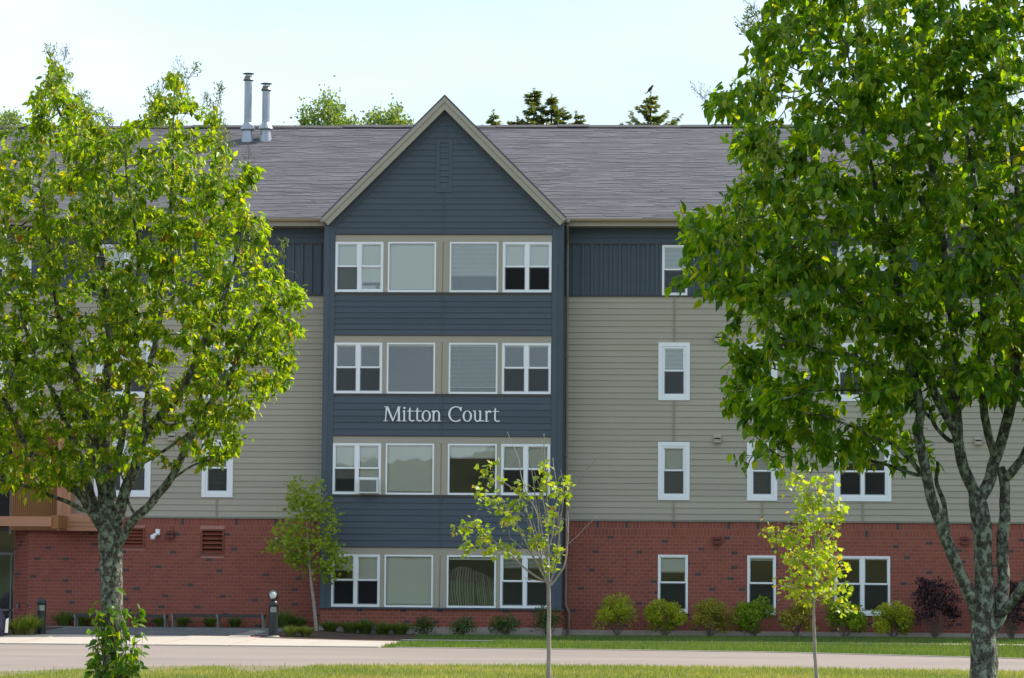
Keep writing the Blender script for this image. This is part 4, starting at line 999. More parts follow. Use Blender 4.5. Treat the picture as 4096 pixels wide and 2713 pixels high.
def colonize(seeds, attr, step, infl, kill, iters=120, up=.12, jit=.18, rng=NR, wob=.09):
    pos, par, hint, sd_ = [], [], [], []
    for si, (pl, r0, r1) in enumerate(seeds):
        pl = [np.array(p, float) for p in pl]; rs = []
        segs = [np.linalg.norm(b - a) for a, b in zip(pl, pl[1:])]; tot = sum(segs)
        if pos:
            A = np.array(pos); last = int(np.argmin(((A - pl[0]) ** 2).sum(1)))
        else: pos.append(pl[0]); par.append(-1); hint.append(r0[0] if isinstance(r0, list) else r0); sd_.append(si); last = 0
        acc = 0
        for jseg, (a, b, L) in enumerate(zip(pl, pl[1:], segs)):
            m_ = max(1, int(round(L / step)))
            for i in range(1, m_ + 1):
                q = a + (b - a) * i / m_; f = (acc + L * i / m_) / tot; jj_ = segs.index(L) if False else jseg
                w_ = step * wob * (1 if 0 < f < 1 else 0); q = q + rng.normal(0, 1, 3) * w_ * min(1, .3 + .02 / max(r1, .005))
                pos.append(q); par.append(last); hint.append(r0[jseg] + (r0[jseg + 1] - r0[jseg]) * i / m_ if isinstance(r0, list) else r0 + (r1 - r0) * f); sd_.append(si); last = len(pos) - 1
            acc += L
    ns = len(pos); A = np.array(pos); N = len(attr)
    d2 = ((attr[:, None, :] - A[None]) ** 2).sum(2); near = d2.argmin(1); nd = np.sqrt(d2.min(1)); alive = np.ones(N, bool); del d2
    for it in range(iters):
        act = alive & (nd < infl)
        if not act.any(): break
        ia = np.where(act)[0]; nn_ = near[ia]; dv = attr[ia] - A[nn_]; dv /= np.maximum(np.linalg.norm(dv, axis=1, keepdims=True), 1e-6)
        u, inv = np.unique(nn_, return_inverse=True); S_ = np.zeros((len(u), 3)); np.add.at(S_, inv, dv)
        S_ /= np.maximum(np.linalg.norm(S_, axis=1, keepdims=True), 1e-6); S_ += np.array([0, 0, up]) + rng.normal(0, jit, S_.shape); S_ /= np.linalg.norm(S_, axis=1, keepdims=True)
        new = A[u] + S_ * step; b0 = len(A); A = np.vstack([A, new]); par += [int(i) for i in u]; hint += [0.] * len(u); sd_ += [-1] * len(u)
        d2 = ((attr[:, None, :] - new[None]) ** 2).sum(2); mn = np.sqrt(d2.min(1)); am = d2.argmin(1) + b0; upd = mn < nd; nd = np.where(upd, mn, nd); near = np.where(upd, am, near)
        alive &= nd > kill
        if len(A) > 14000: break
    return A, np.array(par), np.array(hint), np.array(sd_)

def build_tree(A, par, hint, sd_, root, bark, twigmat, rmin=.0028, expo=2.35, wob=0., limb_name='limb', n_big=12):
    n = len(A); acc = np.zeros(n); ch = [[] for _ in range(n)]
    for i in range(1, n): ch[par[i]].append(i)
    R = np.zeros(n)
    for i in range(n - 1, -1, -1):
        R[i] = max(acc[i] ** (1 / expo) if acc[i] > 0 else rmin, hint[i] if hint[i] > 0 else 0) if sd_[i] >= 0 else (acc[i] ** (1 / expo) if acc[i] > 0 else rmin)
        if sd_[i] >= 0: R[i] = hint[i]
        if i > 0: acc[par[i]] += min(R[i], .05) ** expo
    # limbs: one tube per seed polyline
    for s in sorted(set(sd_[sd_ >= 0])):
        ids = [i for i in range(n) if sd_[i] == s]
        pts = ([A[par[ids[0]]]] if par[ids[0]] >= 0 else []) + [A[i] for i in ids]; rr_ = ([R[ids[0]]] if par[ids[0]] >= 0 else []) + [R[i] for i in ids]
        q = [pts[0]]; rq = [rr_[0]]
        for a, b, ra, rb in zip(pts, pts[1:], rr_, rr_[1:]):     # subdivide and roughen
            for t in (.5, 1.): q.append(a + (b - a) * t); rq.append((ra + (rb - ra) * t) * (1 + rnd.uniform(-.05, .05)))
        for _ in range(4):
            q2 = [q[0]] + [(q[i_ - 1] + 2 * q[i_] + q[i_ + 1]) / 4 for i_ in range(1, len(q) - 1)] + [q[-1]]; q = q2
            rq = [rq[0]] + [(rq[i_ - 1] + 2 * rq[i_] + rq[i_ + 1]) / 4 for i_ in range(1, len(rq) - 1)] + [rq[-1]]
        mb = MB(); ns_ = 20 if max(rq) > .05 else 10; mb.tube(q, [float(x) for x in rq], ns_)
        # lumpy bark surface
        mb.v = [tuple(np.array(v) + (np.array(v) - q[min(k // ns_, len(q) - 1)]) * (.022 * math.sin(v[2] * 13 + (k % ns_) * 1.3) + .03 * math.sin((k % ns_) * 2.1 + v[2] * 47))) for k, v in enumerate(mb.v)]
        mb.build('trunk' if s == 0 else limb_name, bark, root, smooth=True)
    big, small = MB(), MB()
    done = set()
    for i in range(n):
        if sd_[i] >= 0 or (sd_[par[i]] < 0 and i in done): continue
        if sd_[i] < 0 and i not in done:
            chain = [par[i], i]; done.add(i); c = i
            while True:
                k = [q for q in ch[c] if q not in done]
                if not k: break
                b_ = max(k, key=lambda q: R[q]); done.add(b_); chain.append(b_); c = b_
            pts = [A[q] for q in chain]; rr_ = [min(R[chain[0]], R[chain[1]] * 1.15)] + [float(R[q]) for q in chain[1:]]
            rr_[-1] = max(.0012, rr_[-1] * .5)
            (big if R[i] > .009 else small).tube(pts, [float(x) for x in rr_], 6 if R[i] > .009 else 3)
    # children appear after parents, so side chains inside chains are caught by the same loop
    if big.v: big.build('branches', bark, root, smooth=True, kind='stuff')
    if small.v: small.build('twigs', twigmat, root, smooth=True, kind='stuff')
    return R, ch

def crown_pts(poly, n, dist, depth_c, half, holes=(), core=None, bias=.0):
    """points inside a crown: polygon outline in the picture plane at the tree's distance, rounded depth"""
    poly = np.array(poly, float); lo, hi = poly.min(0), poly.max(0); out = []
    cx, cy = core or ((lo + hi) / 2)
    def inside(x, y, pg):
        c = False; j = len(pg) - 1
        for i in range(len(pg)):
            if (pg[i][1] > y) != (pg[j][1] > y) and x < (pg[j][0] - pg[i][0]) * (y - pg[i][1]) / (pg[j][1] - pg[i][1]) + pg[i][0]: c = not c
            j = i
        return c
    rng = np.random.default_rng(int(abs(lo[0]) + n))
    while len(out) < n:
        x, y = lo + (hi - lo) * rng.random(2)
        if not inside(x, y, poly): continue
        sk = False
        for (hx_, hy_, hrx, hry, pr) in holes:
            if ((x - hx_) / hrx) ** 2 + ((y - hy_) / hry) ** 2 < 1 and rng.random() < pr: sk = True
        if sk: continue
        rx = (x - cx) / ((hi[0] - lo[0]) / 2); ry = (y - cy) / ((hi[1] - lo[1]) / 2)
        h = half * math.sqrt(max(.06, 1 - min(1, .85 * (rx * rx + ry * ry)))); dy = rng.uniform(-1, 1)
        dy = math.copysign(abs(dy) ** .75, dy) * h
        out.append(tuple(P(x, y, depth_c + dy)))
    return np.array(out)

def tree_leaves(A, par, sd_, R, root, m, n_leaves, size, rleaf, droop=(.3, 1.1), n_obj=290, spread=.03, var_fn=None, T=None, up_bias=.9, bare=(), dist_small=1., seed=1):
    rng = np.random.default_rng(seed)
    cand = np.where((sd_ < 0) & (R < rleaf))[0]
    wt = 1.0 / (R[cand] + .002)
    for (bx, by, bz, br, pr) in bare:
        d = np.linalg.norm(A[cand] - np.array([bx, by, bz]), axis=1); wt = np.where(d < br, wt * (1 - pr), wt)
    from mathutils import noise as mn
    cl = np.array([mn.noise(Vector(A[c_]) * 2.1) + .6 * mn.noise(Vector(A[c_]) * 5.3) for c_ in cand]); wt = wt * np.clip(.62 + 1.5 * cl, .06, 2.0)
    wt /= wt.sum(); k = rng.choice(cand, n_leaves, p=wt); pk = par[k]; t = rng.random(n_leaves)[:, None]
    org = A[pk] * (1 - t) + A[k] * t + rng.normal(0, spread, (n_leaves, 3))
    out = A[k] - A[pk]; out /= np.maximum(np.linalg.norm(out, axis=1, keepdims=True), 1e-6)
    yd = out * .5 + rng.normal(0, .6, (n_leaves, 3)); yd[:, 2] -= rng.uniform(*droop, n_leaves)
    zd = rng.normal(0, .45, (n_leaves, 3)); zd[:, 2] += up_bias
    hor = yd.copy(); hor[:, 2] = 0; zd += hor * .7
    sz = size * rng.uniform(.55, 1.2, n_leaves); var = rng.random(n_leaves)
    if var_fn is not None: var = var_fn(org, var, rng)
    curl = rng.uniform(.05, .55, n_leaves)
    # the leaves nearest the camera become objects of their own
    scr = (F / (org[:, 1] - CAM[1])) * sz; px = CW / 2 + F * (org[:, 0] - CAM[0]) / (org[:, 1] - CAM[1]) + F * YAW
    vis = (px > 20) & (px < CW - 20) & (org[:, 2] < P(2000, 30, org[:, 1].mean()).z)
    depth_rank = np.where(vis, org[:, 1] - sz * 4, 1e9); idx = np.argsort(depth_rank)[:n_obj]
    protos = []
    for v in range(6):
        g_ = leaves_mesh('leaf', np.zeros((1, 3)), np.array([[0, 1., 0]]), np.array([[0, 0, 1.]]), np.array([1.]), np.array([[.1, .3, .45, .6, .78, .88][v]]), m, T, np.array([.08 + .08 * v])); protos.append(g_)
    x, y, z = rot_frames(yd[idx], zd[idx])
    for j, i in enumerate(idx):
        o = bpy.data.objects.new('leaf', protos[min(5, int(np.searchsorted([.2, .4, .55, .7, .85], var[i])))]); COL.objects.link(o); o.parent = root; o.matrix_parent_inverse = PINV(root)
        s = float(sz[i]); o.matrix_basis = Matrix(((x[j][0] * s, y[j][0] * s, z[j][0] * s, org[i][0]), (x[j][1] * s, y[j][1] * s, z[j][1] * s, org[i][1]), (x[j][2] * s, y[j][2] * s, z[j][2] * s, org[i][2]), (0, 0, 0, 1)))
    keep = np.ones(n_leaves, bool); keep[idx] = False
    me = leaves_mesh('foliage', org[keep], yd[keep], zd[keep], sz[keep], var[keep], m, T, curl[keep]); o = link('foliage', me, root); o['kind'] = 'stuff'
    return org

pan_mesh = None
def panicle_mesh(name='flower_panicle', m='panicle', seed=3, L0=.13, thin=1.):
    mb = MB(); r = random.Random(seed)
    def br(p, d, L, lev):
        q = p + d * L; mb.tube([p, q], [.0022, .0014] if lev else [.003, .0022], 3)
        if lev >= 2:
            for _ in range(2): a = q + Vector((r.gauss(0, .5), r.gauss(0, .5), r.gauss(.5, .4))).normalized() * .018; mb.tube([q, a], [.0035, .0022], 4)
            return
        for i in range(5 if lev == 0 else 4):
            f = .35 + .65 * i / 4; b = p + d * L * f; nd = (d + Vector((r.gauss(0, .6), r.gauss(0, .6), r.gauss(0, .4)))).normalized(); br(b, nd, L * .55, lev + 1)
    br(Vector((0, 0, 0)), Vector((0, 0, 1)), L0, 0); return mb.mesh(name, M[m])
def add_panicles(A, ch, R, sd_, root, cnt, top_px_y, rng, s=1., me=None, name='flower_panicle', xs=None):
    tips = [i for i in range(len(A)) if not ch[i] and sd_[i] < 0 and A[i][2] > P(2000, top_px_y, A[i][1]).z and P(2000, -60, A[i][1]).z > A[i][2]]
    rng.shuffle(tips)
    if xs: tips = [i for i in tips if xs(A[i])]
    for i in tips[:cnt]:
        o = bpy.data.objects.new(name, me or PM); COL.objects.link(o); o.parent = root; o.matrix_parent_inverse = PINV(root)
        o.location = A[i]; o.rotation_euler = (rng.uniform(-.6, .6), rng.uniform(-.6, .6), rng.uniform(0, 6)); sc_ = s * rng.uniform(.7, 1.3); o.scale = (sc_,) * 3
PM = panicle_mesh(); PT = panicle_mesh('bare_twig', 'twig', 8, .24)
# ================================================================== THE TWO LARGE TREES
def pl3(pts, Y0, dys=None):
    n = len(pts); dys = dys or [0] * n
    if not isinstance(dys, list): dys = [dys * i / (n - 1) for i in range(n)]
    return [tuple(P(p[0], p[1], Y0 + dys[i])) for i, p in enumerate(pts)]
YLT = -55.5
lt_base = P(448, 2905, YLT)
lt = empty('lilac_tree', (lt_base.x, YLT, 0), 'leafy lilac tree with a lichened trunk in front of the benches, yellowing leaves', 'tree', 'large lilac trees framing the facade')
seedsL = [
 (pl3([(450, 2915), (452, 2713), (450, 2500), (444, 2330), (442, 2215), (438, 2130), (436, 2080), (436, 2030)], YLT), [.135, .118, .112, .110, .118, .115, .085, .045], 0),
 (pl3([(425, 2140), (372, 2050), (330, 1975), (268, 1937), (199, 1875), (126, 1814), (96, 1772), (60, 1690), (20, 1600)], YLT, -.3), .062, .020),
 (pl3([(360, 2050), (337, 2040), (280, 2010), (214, 1994), (165, 1963), (77, 1940), (0, 1917), (-90, 1880)], YLT, -.5), .026, .008),
 (pl3([(405, 2120), (380, 2040), (362, 1960), (335, 1900), (300, 1800), (280, 1700), (215, 1580), (150, 1440), (90, 1280)], YLT, .5), .052, .016),
 (pl3([(425, 2130), (418, 2040), (410, 1950), (392, 1850), (378, 1780), (352, 1700), (318, 1600), (300, 1480), (250, 1330), (215, 1150), (190, 950), (170, 760)], YLT, .2), .066, .018),
 (pl3([(440, 2120), (445, 2040), (436, 1940), (420, 1830), (424, 1700), (420, 1560), (445, 1400), (430, 1200), (400, 1000), (350, 820), (300, 620), (225, 420), (200, 300)], YLT, .35), .070, .010),
 (pl3([(455, 2130), (475, 2050), (505, 1950), (540, 1860), (572, 1745), (612, 1690), (679, 1621), (736, 1552), (790, 1440), (810, 1380), (880, 1230), (940, 1050), (985, 880)], YLT, -.25), .064, .012),
 (pl3([(575, 1740), (590, 1600), (600, 1450), (640, 1280), (650, 1100), (680, 900), (690, 700), (695, 480), (700, 350)], YLT, [0, .1, .2, .3, .35, .4, .4, .4, .4]), .036, .008),
 (pl3([(455, 2210), (486, 2150), (543, 2067), (612, 2010), (655, 1950), (698, 1895), (736, 1799), (782, 1719), (828, 1621), (908, 1547), (935, 1460), (1010, 1330), (1080, 1210)], YLT, -.55), .052, .012),
 (pl3([(570, 1860), (604, 1834), (680, 1790), (759, 1725), (850, 1690), (940, 1640)], YLT, .4), .020, .008),
 (pl3([(698, 1900), (760, 1865), (850, 1840), (930, 1800)], YLT, -.3), .013, .006),
 (pl3([(440, 1960), (470, 1830), (500, 1700), (510, 1560), (545, 1400), (540, 1200), (560, 1000), (520, 800), (500, 620)], YLT, -.6), .040, .009),
 (pl3([(530, 2050), (510, 2000), (500, 1930), (470, 1860)], YLT, -.2), .016, .008),
 (pl3([(613, 1690), (650, 1690), (700, 1700), (735, 1680), (780, 1620), (860, 1500)], YLT, .5), .024, .009),
]
polyL = [(-520, 800), (-430, 640), (-250, 560), (0, 530), (90, 500), (108, 415), (150, 330), (175, 225), (200, 190), (225, 250), (300, 300), (320, 380), (350, 480), (408, 500), (470, 470), (540, 500), (600, 440), (640, 360), (680, 280), (715, 280), (750, 360), (790, 450), (830, 410), (890, 410), (870, 540), (957, 610), (1060, 670), (1000, 790), (957, 840), (1040, 860), (1100, 890), (1105, 1000), (1130, 1100), (1200, 1120), (1263, 1110), (1255, 1200), (1225, 1290), (1215, 1370), (1190, 1400), (1190, 1530), (1080, 1590), (1040, 1640), (960, 1660), (985, 1710), (1010, 1740), (985, 1800), (893, 1850), (760, 1840), (720, 1800), (680, 1740), (640, 1800), (574, 1860), (500, 1900), (430, 1910), (300, 1900), (240, 1960), (180, 1950), (120, 2020), (60, 1960), (-60, 2010), (-200, 1930), (-420, 1750), (-560, 1400), (-600, 1050)]
hL = [(260, 1500, 50, 60, .5), (130, 820, 60, 40, .5), (700, 1420, 50, 50, .5), (560, 1640, 60, 60, .5), (640, 1780, 60, 70, .9), (870, 1740, 90, 50, .6), (430, 1040, 90, 60, .55), (180, 1000, 60, 60, .4), (1010, 740, 60, 90, .5), (450, 1980, 140, 70, .8)]
aL = crown_pts(polyL, 5200, None, YLT + .1, 1.75, hL, core=(340, 1150))
A, par, hint, sd_ = colonize(seedsL, aL, .075, .75, .105, 100)
R, ch = build_tree(A, par, hint, sd_, lt, M['bark'], M['twig'], rmin=.0024)
def varL(org, v, rng):
    f = .5 + .5 * np.sin(org[:, 0] * 2.3 + 1.0) * np.sin(org[:, 2] * 1.9) ; return np.clip(v * .86 + .10 * f + (rng.random(len(v)) < .035) * .3, 0, 1)
tree_leaves(A, par, sd_, R, lt, M['leaf_left'], 43000, .078, .0075, var_fn=varL, seed=5)
add_panicles(A, ch, R, sd_, lt, 110, 1150, random.Random(4), 1.3)
hl_ = P(600, 520, YLT).z
for (qx, qy, qs) in ((187, 205, 1.5), (300, 250, 1.3), (390, 262, 1.5), (350, 330, 1.1), (700, 290, 1.6), (640, 380, 1.1), (735, 350, 1.2), (850, 430, 1.5), (885, 400, 1.2), (470, 500, 1.1), (540, 490, 1.2), (560, 460, 1.0), (1060, 680, 1.2), (790, 460, 1.0), (100, 400, .9), (1110, 960, 1.1), (20, 530, 1.)):
    p_ = np.array(P(qx, qy + 60, YLT)); d_ = ((A[:, [0, 2]] - p_[[0, 2]]) ** 2).sum(1); i_ = int(np.argmin(d_)); o = bpy.data.objects.new('bare_twig', PT); COL.objects.link(o); o.parent = lt; o.matrix_parent_inverse = PINV(lt); o.location = A[i_]; o.scale = (qs * .55,) * 3; o.rotation_euler = (rnd.uniform(-.3, .3), rnd.uniform(-.3, .3), rnd.uniform(0, 6))
print('left tree nodes', len(A))
# leafy suckers round the foot of the left trunk
sk = empty('trunk_suckers', (lt_base.x, YLT - .1, 0), 'leafy green shoots sprouting round the foot of the left lichened trunk', 'shoots')
mb = MB(); O, YD = [], []
r_ = random.Random(12)
for s in range(32):
    a0 = (r_.uniform(375, 530), 2880); top = (a0[0] + r_.uniform(-55, 60), r_.choice([2420, 2500, 2540, 2580, 2610, 2640]) + r_.uniform(-20, 30)); dy = r_.uniform(-.28, .12)
    if s == 0: a0 = (480, 2880); top = (478, 2362); dy = -.17
    if s == 1: a0 = (532, 2880); top = (520, 2440); dy = -.1
    pts = []
    for i in range(13):
        t = i / 12; pts.append(P(a0[0] + (top[0] - a0[0]) * t + 9 * math.sin(t * 4 + s), a0[1] + (top[1] - a0[1]) * t, YLT + dy - .05))
    mb.tube(pts, [.005 * (1 - .6 * i / 12) for i in range(13)], 4)
    for i in range(3, 13):
        for _ in range(2 if s > 1 else 1):
            if r_.random() < .8: O.append(np.array(pts[i]) + NR.normal(0, .012, 3)); YD.append([r_.gauss(0, .7), r_.gauss(-.2, .5), r_.uniform(-1.2, .1)])
mb.build('stems', M['twig'], sk, smooth=True)
O = np.array(O); YD = np.array(YD); k = len(O)
zd = NR.normal(0, .3, (k, 3)); zd[:, 2] += .8; zd[:, 1] -= .4
print('sucker leaves', k)
x, y, z = rot_frames(YD, zd)
pr_ = [leaves_mesh('leaf', np.zeros((1, 3)), np.array([[0, 1., 0]]), np.array([[0, 0, 1.]]), np.array([1.]), np.array([v]), M['leaf_right'], None, np.array([c_])) for v, c_ in ((.05, .1), (.15, .3), (.3, .2), (.5, .4), (.9, .15))]
for j in range(k):
    s = rnd.uniform(.06, .12); o = bpy.data.objects.new('leaf', pr_[min(4, int(rnd.random() * 5))]); COL.objects.link(o); o.parent = sk; o.matrix_parent_inverse = PINV(sk)
    o.matrix_basis = Matrix(((x[j][0] * s, y[j][0] * s, z[j][0] * s, O[j][0]), (x[j][1] * s, y[j][1] * s, z[j][1] * s, O[j][1]), (x[j][2] * s, y[j][2] * s, z[j][2] * s, O[j][2]), (0, 0, 0, 1)))

YRT = -64.5
rt_base = P(3936, 3250, YRT)
rt_ = empty('lilac_tree', (P(3936, 2713, YRT).x, YRT, 0), 'large multi stemmed lilac tree with deep green leaves filling the right side', 'tree', 'large lilac trees framing the facade')
seedsR = [
 (pl3([(3938, 3390), (3938, 2900), (3936, 2713), (3935, 2610), (3935, 2520), (3934, 2430), (3933, 2324), (3933, 2149), (3925, 2090), (3915, 2010), (3893, 1960)], YRT), [.112, .098, .094, .092, .085, .070, .066, .064, .064, .066, .040], 0),
 (pl3([(3925, 2520), (3905, 2440), (3875, 2370), (3828, 2266), (3781, 2149), (3755, 2080), (3729, 2010), (3706, 1916), (3690, 1831), (3676, 1716), (3680, 1640), (3658, 1516), (3641, 1418), (3620, 1286), (3590, 1150), (3560, 950), (3500, 740), (3450, 500), (3400, 260)], YRT, -.5), .047, .010),
 (pl3([(3893, 1970), (3876, 1917), (3842, 1831), (3836, 1745), (3802, 1688), (3756, 1602), (3704, 1498), (3629, 1401), (3572, 1286), (3457, 1229), (3340, 1130), (3200, 1010), (3060, 900)], YRT, -.7), .042, .009),
 (pl3([(3838, 1760), (3826, 1630), (3813, 1487), (3813, 1315), (3796, 1200), (3780, 1000), (3760, 800), (3700, 560), (3640, 320), (3600, 100), (3580, -150)], YRT, .5), .036, .009),
 (pl3([(3915, 2010), (3951, 1950), (3974, 1860), (4002, 1774), (4042, 1630), (4054, 1544), (4070, 1350), (4060, 1100), (4080, 850), (4050, 600), (4010, 350), (3990, 50), (3960, -200)], YRT, .35), .044, .010),
 (pl3([(3985, 1830), (3965, 1780), (3939, 1680), (3928, 1560), (3922, 1440), (3935, 1250), (3920, 1000), (3900, 760), (3860, 500), (3830, 200), (3800, -100)], YRT, -.4), .030, .008),
 (pl3([(3960, 2560), (3974, 2528), (4009, 2440), (4011, 2324), (4014, 2149), (4020, 2003), (4025, 1917), (4000, 1870)], YRT, .1), .050, .034),
 (pl3([(4022, 1925), (4060, 1880), (4096, 1830), (4150, 1700), (4180, 1500), (4200, 1200), (4220, 900)], YRT, .1), .034, .012),
 (pl3([(4000, 2460), (4050, 2400), (4097, 2342), (4200, 2180), (4300, 1950), (4380, 1650), (4420, 1300)], YRT, -.4), .036, .014),
 (pl3([(3800, 2180), (3790, 2120), (3770, 1992), (3745, 1930), (3750, 1850)], YRT, .3), .022, .012),
 (pl3([(3700, 1905), (3681, 1888), (3629, 1831), (3572, 1774), (3498, 1751), (3400, 1700), (3280, 1660)], YRT, -.5), .018, .007),
 (pl3([(3706, 1930), (3640, 1890), (3572, 1866), (3457, 1837), (3400, 1800), (3250, 1800), (3130, 1830)], YRT, .3), .014, .006),
 (pl3([(3672, 1500), (3543, 1481), (3400, 1418), (3280, 1400), (3120, 1350)], YRT, -.6), .018, .007),
 (pl3([(3636, 1420), (3560, 1340), (3440, 1260), (3380, 1180), (3280, 1060), (3220, 860)], YRT, .5), .022, .008),
 (pl3([(3840, 1790), (3800, 1770), (3740, 1700), (3720, 1640)], YRT, -.2), .016, .012),
 (pl3([(3760, 900), (3600, 700), (3480, 560), (3350, 420), (3230, 300)], YRT, -.2), .018, .006),
 (pl3([(3690, 1640), (3560, 1580), (3430, 1560), (3280, 1560), (3100, 1600)], YRT, [0, -.3, -.5, -.7, -.8]), .013, .006),
 (pl3([(3360, 1170), (3200, 1100), (3000, 1000), (2850, 960), (2760, 900)], YRT, -.7), .010, .005),
]
polyR = [(3040, -420), (3070, 0), (3015, 95), (2990, 200), (2960, 290), (2830, 330), (2830, 480), (2918, 500), (2880, 570), (2960, 690), (2935, 755), (2877, 842), (2760, 850), (2665, 870), (2680, 950), (2740, 1020), (2690, 1110), (2830, 1220), (2950, 1250), (3010, 1310), (2910, 1370), (2890, 1440), (2960, 1480), (2863, 1586), (2943, 1687), (2930, 1790), (2930, 1860), (3010, 1905), (3120, 1910), (3210, 1850), (3290, 1900), (3400, 1890), (3500, 1850), (3560, 1800), (3640, 1800), (3730, 1720), (3800, 1640), (3920, 1640), (4000, 1600), (4100, 1640), (4400, 1640), (4900, 1500), (5050, 900), (4900, 100), (4500, -420)]
hR = [(3700, 1680, 90, 130, .75), (3770, 1500, 40, 90, .5), (3560, 470, 50, 40, .8), (3900, 1620, 60, 80, .7), (3420, 1640, 90, 60, .4), (2800, 730, 60, 60, .5), (3330, 1150, 90, 50, .3)]
aR = crown_pts(polyR, 5600, None, YRT + .1, 1.45, hR, core=(3800, 700))
A, par, hint, sd_ = colonize(seedsR, aR, .062, .65, .085, 100)
R, ch = build_tree(A, par, hint, sd_, rt_, M['bark'], M['twig'], rmin=.0021)
tree_leaves(A, par, sd_, R, rt_, M['leaf_right'], 46000, .079, .0062, seed=8)
add_panicles(A, ch, R, sd_, rt_, 80, 1250, random.Random(9), 1.15)
for (qx, qy, qs) in ((3010, 60, 1.2), (2975, 200, 1.3), (2960, 260, 1.), (2830, 320, 1.3), (2880, 330, 1.), (2815, 360, .9), (2990, 140, 1.), (2900, 500, .8), (3040, -10, 1.1)):
    p_ = np.array(P(qx + 30, qy + 50, YRT)); d_ = ((A[:, [0, 2]] - p_[[0, 2]]) ** 2).sum(1); i_ = int(np.argmin(d_)); o = bpy.data.objects.new('bare_twig', PT); COL.objects.link(o); o.parent = rt_; o.matrix_parent_inverse = PINV(rt_); o.location = A[i_]; o.scale = (qs * .45,) * 3; o.rotation_euler = (rnd.uniform(-.3, .3), rnd.uniform(-1., -.4), 0)
print('right tree nodes', len(A))

# ================================================================== SAPLINGS
def sapling(name, label, base, Y, seeds, clusters, m, bark, lsize, per, cl_r, seed, T=None, group=None, twig=None, nobj=60):
    rng = np.random.default_rng(seed); b = P(base[0], base[1], Y)
    t = empty(name, (b.x, Y, 0), label, 'tree', group)
    A, par, hint, sd_ = colonize(seeds, clusters, .05, .9, .07, 60, up=.1, jit=.12, rng=rng, wob=.05)
    R, ch = build_tree(A, par, hint, sd_, t, bark, twig or bark, rmin=.0022, limb_name='branch')
    tips = A[sd_ < 0] if (sd_ < 0).any() else clusters
    k = per * len(clusters); ci = rng.integers(0, len(clusters), k); org = clusters[ci] + rng.normal(0, cl_r, (k, 3))
    yd = rng.normal(0, .7, (k, 3)); yd[:, 2] -= rng.uniform(.1, 1.0, k); zd = rng.normal(0, .5, (k, 3)); zd[:, 2] += .8; zd[:, 1] -= .3
    sz = lsize * rng.uniform(.6, 1.2, k); var = rng.random(k)
    idx = np.argsort(org[:, 1])[:nobj]; keep = np.ones(k, bool); keep[idx] = False
    x, y, z = rot_frames(yd[idx], zd[idx])
    pr = [leaves_mesh('leaf', np.zeros((1, 3)), np.array([[0, 1., 0]]), np.array([[0, 0, 1.]]), np.array([1.]), np.array([v]), m, T, None) for v in (.15, .45, .8)]
    for j, i in enumerate(idx):
        o = bpy.data.objects.new('leaf', pr[j % 3]); COL.objects.link(o); o.parent = t; o.matrix_parent_inverse = PINV(t); s = float(sz[i])
        o.matrix_basis = Matrix(((x[j][0] * s, y[j][0] * s, z[j][0] * s, org[i][0]), (x[j][1] * s, y[j][1] * s, z[j][1] * s, org[i][1]), (x[j][2] * s, y[j][2] * s, z[j][2] * s, org[i][2]), (0, 0, 0, 1)))
    me = leaves_mesh('foliage', org[keep], yd[keep], zd[keep], sz[keep], var[keep], m, T, None); o = link('foliage', me, t); o['kind'] = 'stuff'
    return t
def r6(pts): return [(1200 + a / 1.928, 1900 + b / 1.928) for a, b in pts]
YC = -53.
def s3(pts, dy, r0, r1, Y=YC): return (pl3(r6(pts), Y, dy), r0, r1)
